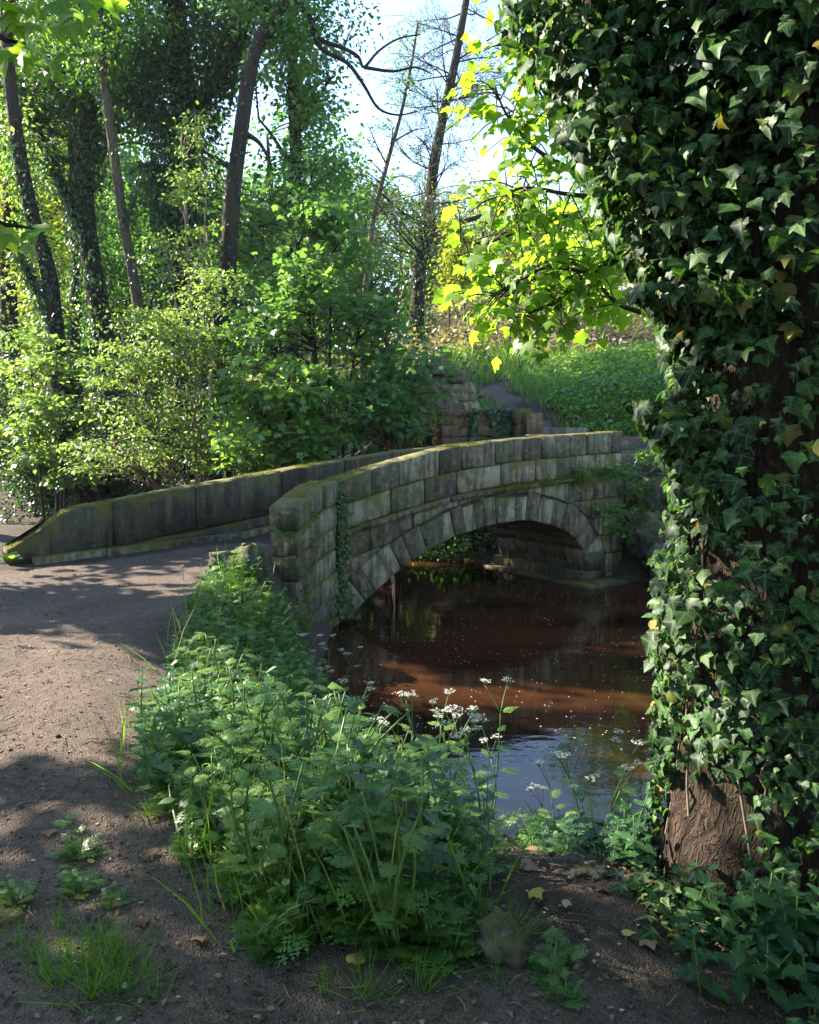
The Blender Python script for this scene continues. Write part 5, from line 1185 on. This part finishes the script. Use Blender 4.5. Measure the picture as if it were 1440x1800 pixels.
# bottom-left corner: grass and a few seedlings
for x, y, kd, s_ in [(-1.02, 2.28, 2, .9), (-.92, 2.2, 0, .7), (-.84, 2.25, 0, .75), (-1.1, 2.42, 2, .9), (-.75, 2.18, 2, .9), (-.95, 2.35, 0, .6), (-.8, 2.12, 0, .8), (-1.2, 2.35, 2, .8), (-.88, 2.3, 2, 1.1), (-.98, 2.15, 0, .7), (-.88, 2.1, 0, .75), (-1.05, 2.2, 2, 1.1), (-.7, 2.1, 2, 1.0), (-1.14, 2.28, 0, .5)]:
    place(tufts[kd], x, y, rg.uniform(0, 6.28), s_, 'bright grass tuft on the open dirt beside the pale stone')
for x, y, s_ in [(-1.12, 2.62, .6), (-1.22, 2.85, .7), (-.98, 2.55, .45), (-1.3, 2.55, .6)]: place(leafy[4], x, y, rg.uniform(0, 6.28), s_, 'small parsley seedling among the grass beside the pale stone')
for x, y, k, s_ in [(.40, 2.22, 4, .6), (.47, 2.3, 4, .5), (.42, 2.12, 4, .5)]: place(leafy[k], x, y, rg.uniform(0, 6.28), s_, 'low feathery parsley beside the rounded brown stone')
# nettles and ground ivy under the big tree
net = [nettle_proto(k, h) for k, h in enumerate((.26, .34, .2))]
for k in range(62):
    for _ in range(40):
        if k < 46: x, y = rg.uniform(.78, 2.1), rg.uniform(2.05, 3.2)
        else: x, y = rg.uniform(.45, 1.15), rg.uniform(3.6, 4.6)
        if x < .72 + .2 * math.sin(y * 3) + (.15 if y < 2.4 else 0): continue
        if (x - 1.4) ** 2 + (y - 2.98) ** 2 < .48 ** 2: continue
        break
    place(net[int(rg.integers(0, 3))], x, y, rg.uniform(0, 6.28), rg.uniform(.7, 1.15) * (1 if k < 46 else .7), 'stinging nettle in the undergrowth at the foot of the ivy-clad trunk' if k < 46 else 'small nettle on the shore behind the ivy-clad trunk')
for x, y, s_ in [(.98, 4.5, .7), (.75, 4.4, .7), (1.2, 4.35, .8), (.62, 4.3, .6), (1.35, 4.4, .8), (.85, 4.1, .6), (.6, 3.8, .5), (.7, 3.5, .5)]: place(leafy[int(rg.integers(0, 3))], x, y, rg.uniform(0, 6.28), s_, 'low feathery plant on the shore between trail and ivy-clad trunk')
ac = Acc(); n = 5200; x = rg.uniform(.5, 2.6, n); y = rg.uniform(1.7, 4.6, n); k = (x > .66 + .18 * vnoise(x * 2, y * 3, 1)) & (vnoise(x * 3, y * 3, 2) > .3); x = x[k]; y = y[k]; n = len(x)
pos = np.stack([x, y, H(x, y) + rg.uniform(.01, .13, n)], 1)
scatter(ac, IVY, pos, rdir(n, rg) * np.array([1, 1, .3]) + np.array([0, -.2, -.2]), np.array([0, -.2, 1]) + rg.normal(0, .4, (n, 3)), rg.uniform(.035, .075, n), rg.random(n) * .97, rg)
link('ground_ivy', ac.mesh('ground_ivy', M_IVY))['kind'] = 'stuff'
# low undergrowth filling the bank beneath the parsley
ac = Acc(); n = 9000; x = rg.uniform(-2.2, .6, n); y = 2.3 + 6.6 * rg.random(n) ** 1.2; k = poly_sdf(x, y, BANK) < -.02 - .12 * vnoise(x * 4, y * 4, 5); x = x[k]; y = y[k]; n = len(x)
pos = np.stack([x, y, H(x, y) + rg.uniform(.0, .2, n)], 1)
scatter(ac, FROND_S, pos[: n // 3], rdir(n // 3, rg) * np.array([1, 1, .4]) + np.array([0, 0, .3]), np.array([0, 0, 1]) + rg.normal(0, .3, (n // 3, 3)), rg.uniform(.07, .15, n // 3), None, rg)
j = slice(n // 3, n); scatter(ac, OV4, pos[j], rdir(n - n // 3, rg) * np.array([1, 1, .4]) + np.array([0, 0, .1]), np.array([0, 0, 1]) + rg.normal(0, .4, (n - n // 3, 3)), rg.uniform(.03, .07, n - n // 3), rg.random(n - n // 3) * .8, rg)
link('undergrowth', ac.mesh('undergrowth', M_HERB))['kind'] = 'stuff'
ac = Acc(); n = 2600; x = rg.uniform(-2.3, .5, n); y = 2.3 + 6.4 * rg.random(n) ** 1.1; k = (poly_sdf(x, y, BANK) < .05) & (vnoise(x * 2.5, y * 2.5, 9) > .45); pos = np.stack([x[k], y[k], H(x[k], y[k])], 1)
grass_blades(ac, pos, rg, (.12, .42), .6, .35)
n = 110; x = rg.uniform(-1.7, .2, n); y = 2.3 + 5 * rg.random(n) ** 1.2; k = poly_sdf(x, y, BANK) < -.1; pos = np.stack([x[k], y[k], H(x[k], y[k])], 1); grass_blades(ac, pos, rg, (.35, .62), .3, .2, .85 + .15 * rg.random(k.sum()))
link('bank_grass', ac.mesh('bank_grass', M_GRASS))['kind'] = 'stuff'
# dandelions
def dandelion(px, py, D, lab):
    c = P(px, py, D); z = H1(c[0], c[1]); th = thing('dandelion', lab, 'flower', (float(c[0]), float(c[1]), z)); st = Acc(); fl = Acc()
    tube(st, [(c[0], c[1], z - .02), (c[0] + .01, c[1], (z + c[2]) / 2), tuple(c)], [.003, .003, .0028], 5, 3); n = 60
    an = rg.uniform(0, 6.28, n); tp = np.stack([np.cos(an), np.sin(an), rg.uniform(.1, 1.4, n)], 1); scatter(fl, OV, np.repeat(c[None], n, 0), tp, rdir(n, rg) + np.array([0, 0, 1]), rg.uniform(.012, .02, n), None, rg)
    link('stem', st.mesh('stem', M_HERBSTEM, True), th); link('flower_head', fl.mesh('flower_head', M_DAND), th)
dandelion(653, 1318, 4.3, 'yellow dandelion flower standing above the middle of the plant mass')
dandelion(320, 996, 8.0, 'tiny yellow dandelion beside the mossy stone block')
dandelion(520, 1137, 7.2, 'orange-yellow dandelion below the wing wall')
dandelion(1308, 1790, 2.2, 'yellow flower low among the nettles')
# ferns and small plants on the bridge
fr = Acc()
def sprig(base, n, L_, mat, name, lab, tpl=FROND_S, up=.4):
    ac = Acc(); an = rg.uniform(0, 6.28, n); tp = np.stack([np.cos(an), np.sin(an), rg.uniform(up - .4, up + .5, n)], 1)
    scatter(ac, tpl, np.repeat(np.array(base)[None], n, 0) + rg.normal(0, L_ * .08, (n, 3)), tp, np.array([0, 0, 1.0]) + rg.normal(0, .2, (n, 3)), L_ * rg.uniform(.6, 1.1, n), None, rg)
    tag(link(name, ac.mesh(name, mat)), lab, 'plant')
sprig(B3(.35, -.05, float(ztop(.35)) - .62), 7, .22, M_HERB, 'fern', 'small fern growing from the string course near the bridge corner', up=-.1)
sprig(B3(2.15, -.06, float(ztop(2.2)) - .72), 5, .16, M_HERB, 'fern', 'tiny fern rooted above the arch ring of the bridge', up=-.2)
e0 = WF(WL + .05, 0.62, .12); sprig((e0[0], e0[1], H1(e0[0] - .15, e0[1]) + .35), 9, .22, M_HERB, 'small_weed', 'leafy weed at the broken end of the wing wall', up=.6)
sprig(tuple(P(20, 985, 9.0)), 26, .15, M_HERB, 'small_weed', 'leafy weed at the scrolled end of the far parapet', OV4, up=.5)
for k, (px, py, D) in enumerate([(1020, 835, 12.0), (1060, 830, 12.2), (1095, 830, 12.4), (1120, 860, 12.4), (1130, 900, 12.4), (1100, 930, 12.3), (1140, 800, 12.7), (1080, 900, 12.2)]):
    ac = Acc(); c = P(px, py, D); n = 90; pos = c + rg.normal(0, .09, (n, 3)) * np.array([1.2, .5, .6])
    tp = np.stack([rg.normal(0, .7, n), -rg.random(n), rg.normal(.2, .6, n)], 1)
    V_, T_, e_ = BLADE; Vv = V_ * np.array([1.2, 1, 1]); Vv[:, 2] = -.4 * Vv[:, 1] ** 2
    scatter(ac, (Vv, T_, e_), pos, tp, rdir(n, rg) + np.array([0, -.3, .8]), rg.uniform(.12, .32, n), None, rg)
    scatter(ac, OV4, pos, tp, rdir(n, rg) * .5 + np.array([0, -.3, .8]), rg.uniform(.04, .09, n), None, rg)
    tag(link('wall_plant', ac.mesh('wall_plant', M_GRASS if k < 4 else M_HERB)), 'tuft of grass and leaves sprouting from the right end of the bridge face', 'plant', 'plants on the right end of the bridge')

# ------------------------------------------------------------------ far slope: grass, nettle bank, brambles, ground cover
ac = Acc(); n = 26000; x = rg.uniform(-1, 9, n); y = rg.uniform(15.2, 25, n); sdp = poly_sdf(x, y, np.array(FARPATH)); k = (sdp > -.25 + .5 * vnoise(x * 2, y * 2, 3)) & (x > -.2 + .0 * y); x = x[k]; y = y[k]; n = len(x)
grass_blades(ac, np.stack([x, y, H(x, y) - .02], 1), rg, (.12, .34), 2.2, .35); link('slope_grass', ac.mesh('slope_grass', M_GRASS))['kind'] = 'stuff'
ac = Acc(); n = 26000; x = rg.uniform(2.8, 9, n); y = rg.uniform(12.9, 22, n); hgt = .2 + .75 * sstep(0, 1.2, x - 3.3 - .05 * (y - 14)) * vnoise(x * .8, y * .8, 4); k = poly_sdf(x, y, np.array(FARPATH)) > .15; k &= poly_sdf(x, y, Q2) > .1; x = x[k]; y = y[k]; hgt = hgt[k]; n = len(x)
scatter(ac, OV4, np.stack([x, y, H(x, y) + hgt * rg.random(n) ** .6], 1), rdir(n, rg) * np.array([1, 1, .4]), np.array([0, 0, 1]) + rg.normal(0, .45, (n, 3)), rg.uniform(.06, .13, n), None, rg)
link('nettle_bank', ac.mesh('nettle_bank', M_HERB))['kind'] = 'stuff'
ac = Acc(); n = 42000; x = rg.uniform(-16, 22, n); y = rg.uniform(23, 44, n); hgt = .3 + 1.6 * vnoise(x * .45, y * .45, 7) * sstep(22.5, 27, y); 
scatter(ac, OV, np.stack([x, y, H(x, y) + hgt * rg.random(n) ** .5], 1), rdir(n, rg) * np.array([1, 1, .5]), np.array([0, -.2, 1]) + rg.normal(0, .5, (n, 3)), rg.uniform(.12, .26, n), np.clip(vnoise(x * .3, y * .3, 2) * .8 + rg.random(n) * .4 - .1, 0, 1), rg)
n = 15000; x = rg.uniform(-34, 30, n); y = rg.uniform(40, 58, n); hgt = 1.2 + 3.2 * vnoise(x * .3, y * .3, 8)
scatter(ac, OV, np.stack([x, y, H(x, y) + hgt * rg.random(n) ** .6], 1), rdir(n, rg) * np.array([1, 1, .5]), np.array([0, -.2, 1]) + rg.normal(0, .6, (n, 3)), rg.uniform(.3, .5, n), .35 + .4 * rg.random(n), rg)
link('bramble_thicket', ac.mesh('bramble_thicket', M_BRAM))['kind'] = 'stuff'
ac = Acc(); n = 260
for k in range(n):
    x0, y0 = rg.uniform(-8, 14), rg.uniform(23.5, 34); a = rg.uniform(0, 6.28); l = rg.uniform(.6, 1.6)
    z0 = H1(x0, y0); tube(ac, [(x0, y0, z0), (x0 + math.cos(a) * l * .4, y0 + math.sin(a) * l * .3, z0 + l * .8), (x0 + math.cos(a) * l, y0 + math.sin(a) * l * .6, z0 + l * .75)], [.012, .01, .006], 3, 2)
link('bramble_canes', ac.mesh('bramble_canes', M_VINE))['kind'] = 'stuff'
ac = Acc(); n = 30000; x = rg.uniform(-18, 2.2, n); y = rg.uniform(13, 32, n); k = (poly_sdf(x, y, RIV) > .1) & (poly_sdf(x, y, NEARPOLY) > 0) & (poly_sdf(x, y, np.array(FARPATH)) > .2) & (poly_sdf(x, y, Q2) > .2); x = x[k]; y = y[k]; n = len(x)
scatter(ac, OV, np.stack([x, y, H(x, y) + .45 * vnoise(x, y, 3) * rg.random(n)], 1), rdir(n, rg) * np.array([1, 1, .4]), np.array([0, -.2, 1]) + rg.normal(0, .45, (n, 3)), rg.uniform(.09, .18, n), None, rg)
link('woodland_ground_cover', ac.mesh('woodland_ground_cover', M_DARKL))['kind'] = 'stuff'
ac = Acc(); n = 14000; x = rg.uniform(2.8, 12, n); y = rg.uniform(9, 13.6, n); sd = poly_sdf(x, y, RIV); k = (sd > -.1) & (poly_sdf(x, y, NEARPOLY) > 0) & (poly_sdf(x, y, Q2) > .05) & ((x - A2[0]) * U2[0] + (y - A2[1]) * U2[1] > 5.1); x = x[k]; y = y[k]; n = len(x)
scatter(ac, OV4, np.stack([x, y, np.maximum(H(x, y), WATER) + (.05 + .6 * vnoise(x * 1.3, y * 1.3, 3)) * rg.random(n)], 1), rdir(n, rg) * np.array([1, 1, .6]), np.array([0, -.4, 1]) + rg.normal(0, .45, (n, 3)), rg.uniform(.06, .12, n), None, rg)
link('river_bank_plants', ac.mesh('river_bank_plants', M_NETTLE))['kind'] = 'stuff'

# ------------------------------------------------------------------ litter, fallen leaves, petals
ac = Acc(); n = 30000; y = 1.2 + 8.5 * rg.random(n) ** 1.7; x = rg.uniform(-1, 1, n) * (1.2 + .55 * y); k = (poly_sdf(x, y, RIV) > .15) & (poly_sdf(x, y, BANK) > -.1); x = x[k]; y = y[k]; n = len(x)
sz = .006 + .026 * rg.random(n) ** 2; pos = np.stack([x, y, H(x, y) + .018 + .004 * rg.random(n)], 1)
scatter(ac, OV, pos, rdir(n, rg) * np.array([1, 1, .15]), np.array([0, 0, 1]) + rg.normal(0, .3, (n, 3)), sz, rg.random(n) ** 1.6, rg)
for k in range(800):
    y0 = 1.6 + 4.5 * rg.random() ** 1.5; x0 = rg.uniform(-1, 1) * (.9 + .5 * y0); a = rg.uniform(0, 6.28); l = rg.uniform(.03, .12)
    if float(poly_sdf(np.array([x0]), np.array([y0]), RIV)[0]) < .3: continue
    p0 = np.array([x0, y0]); p2 = p0 + l * np.array([math.cos(a), math.sin(a)]); pm = (p0 + p2) / 2 + rg.normal(0, .012, 2)
    tube(ac, [(*p0, H1(*p0) + .018), (*pm, H1(*pm) + .026), (*p2, H1(*p2) + .018)], [.0022, .0026, .0015], 4, 2, tint=rg.uniform(.3, .8))
link('leaf_litter', ac.mesh('leaf_litter', M_LITTER))['kind'] = 'stuff'
ac = Acc(); n = 11000; y = 1.5 + 8.0 * rg.random(n) ** 1.5; x = rg.uniform(-1, 1, n) * (1.0 + .55 * y); k = (poly_sdf(x, y, RIV) > .3) & (poly_sdf(x, y, BANK) > -.05) & (vnoise(x * 2, y * 2, 12) > .35); x = x[k]; y = y[k]; n = len(x)
OCT = (np.array([(1, 0, 0), (-1, .1, 0), (0, 1, .1), (.1, -1, 0), (0, 0, .7), (0, 0, -.6)], float), np.array([(0, 2, 4), (2, 1, 4), (1, 3, 4), (3, 0, 4), (2, 0, 5), (1, 2, 5), (3, 1, 5), (0, 3, 5)]), np.zeros(6))
scatter(ac, OCT, np.stack([x, y, H(x, y) + .016], 1), rdir(n, rg) * np.array([1, 1, .2]), np.array([0, 0, 1]) + rg.normal(0, .2, (n, 3)), rg.uniform(.0015, .006, n) * (1 + 2.2 * (rg.random(n) > .975)), None, rg)
link('path_grit', ac.mesh('path_grit', M_TRAIL))['kind'] = 'stuff'
dm = []
for k in range(4):
    V_, T_, e_ = (IVY, IVY2, OV4, SYC)[k]; V_ = V_.copy(); V_[:, 2] += .35 * V_[:, 0] ** 2 * (1 if k % 2 else -.6) + .12 * (V_[:, 1] - .5) ** 2
    dm.append(raw_mesh('fallen_leaf', V_, T_, M_DRY, vein=e_))
for k, (px, py) in enumerate([(507, 1755), (715, 1770), (280, 1558), (918, 1552), (935, 1690), (915, 1600), (980, 1640), (1045, 1660), (1048, 1620), (1090, 1785), (1165, 1240), (965, 1790), (460, 1760), (620, 1790), (165, 1590), (90, 1520), (350, 1740), (945, 1450), (870, 1550), (1000, 1720), (1130, 1790), (250, 1700)]):
    D = 1.62 * 1440 / (py - 745) * (1.0 if px < 780 else 1.08); c = P(px, py, D); z = H1(c[0], c[1]); a = rg.uniform(0, 6.28)
    o = link('fallen_leaf', dm[k % 4]); o.location = (float(c[0]), float(c[1]), z + .024); o.rotation_euler = (rg.normal(0, .15), rg.normal(0, .15), a); s_ = rg.uniform(.04, .075); o.scale = (s_,) * 3
    tag(o, 'dry fallen leaf lying on the dirt path' if px < 780 else 'dry fallen leaf lying on the worn bank trail', 'leaf', 'fallen leaves')
ac = Acc(); n = 1500; y = rg.uniform(4.8, 13, n); x = rg.uniform(-1, 4.5, n); k = (poly_sdf(x, y, RIV) < -.1) & (vnoise(x * .9, y * 1.4, 6) > .4); x = x[k]; y = y[k]; n = len(x)
scatter(ac, PETQ, np.stack([x, y, np.full(n, WATER + .004)], 1), rdir(n, rg) * np.array([1, 1, 0]) + 1e-4, np.tile([0, 0, 1.0], (n, 1)), rg.uniform(.006, .017, n), None, rg)
link('floating_petals', ac.mesh('floating_petals', M_PETAL))['kind'] = 'stuff'
# exposed roots at the shore
ra_ = Acc(); c = P(800, 1400, 4.9); zr = H1(c[0], c[1])
rt = thing('tree_roots', 'exposed brown roots on the bare bank above the water', 'roots', (float(c[0]), float(c[1]), zr))
for k in range(7):
    x0, y0 = .2 + rg.uniform(-.05, .1), 4.9 + rg.uniform(-.25, .2); q = []
    for s in range(6):
        xx = x0 + s * .07; yy = y0 - s * .045 + rg.normal(0, .02); q.append((xx, yy, H1(xx, yy) + .02 + .03 * math.sin(s * .7)))
    tube(ra_, q, np.linspace(.02, .009, 6) * rg.uniform(.6, 1.2), 6, 3, .1)
    link('root', ra_.mesh('root', M_BARK, True), rt); ra_ = Acc()

# ------------------------------------------------------------------ damp woodland air
hm, nt, out = new_mat('haze'); pv = N(nt, 'ShaderNodeVolumePrincipled'); pv.inputs['Color'].default_value = (.86, .93, 1, 1); pv.inputs['Density'].default_value = .0002; pv.inputs['Anisotropy'].default_value = .25
nt.links.new(pv.outputs[0], out.inputs['Volume'])
hv = np.array([(x, y, z) for x in (-290, 290) for y in (-90, 450) for z in (-3.5, 34)], float)
hq = [(0, 1, 3, 2), (4, 6, 7, 5), (0, 4, 5, 1), (2, 3, 7, 6), (0, 2, 6, 4), (1, 5, 7, 3)]
link('haze', raw_mesh('haze', hv, hq, hm))['kind'] = 'stuff'
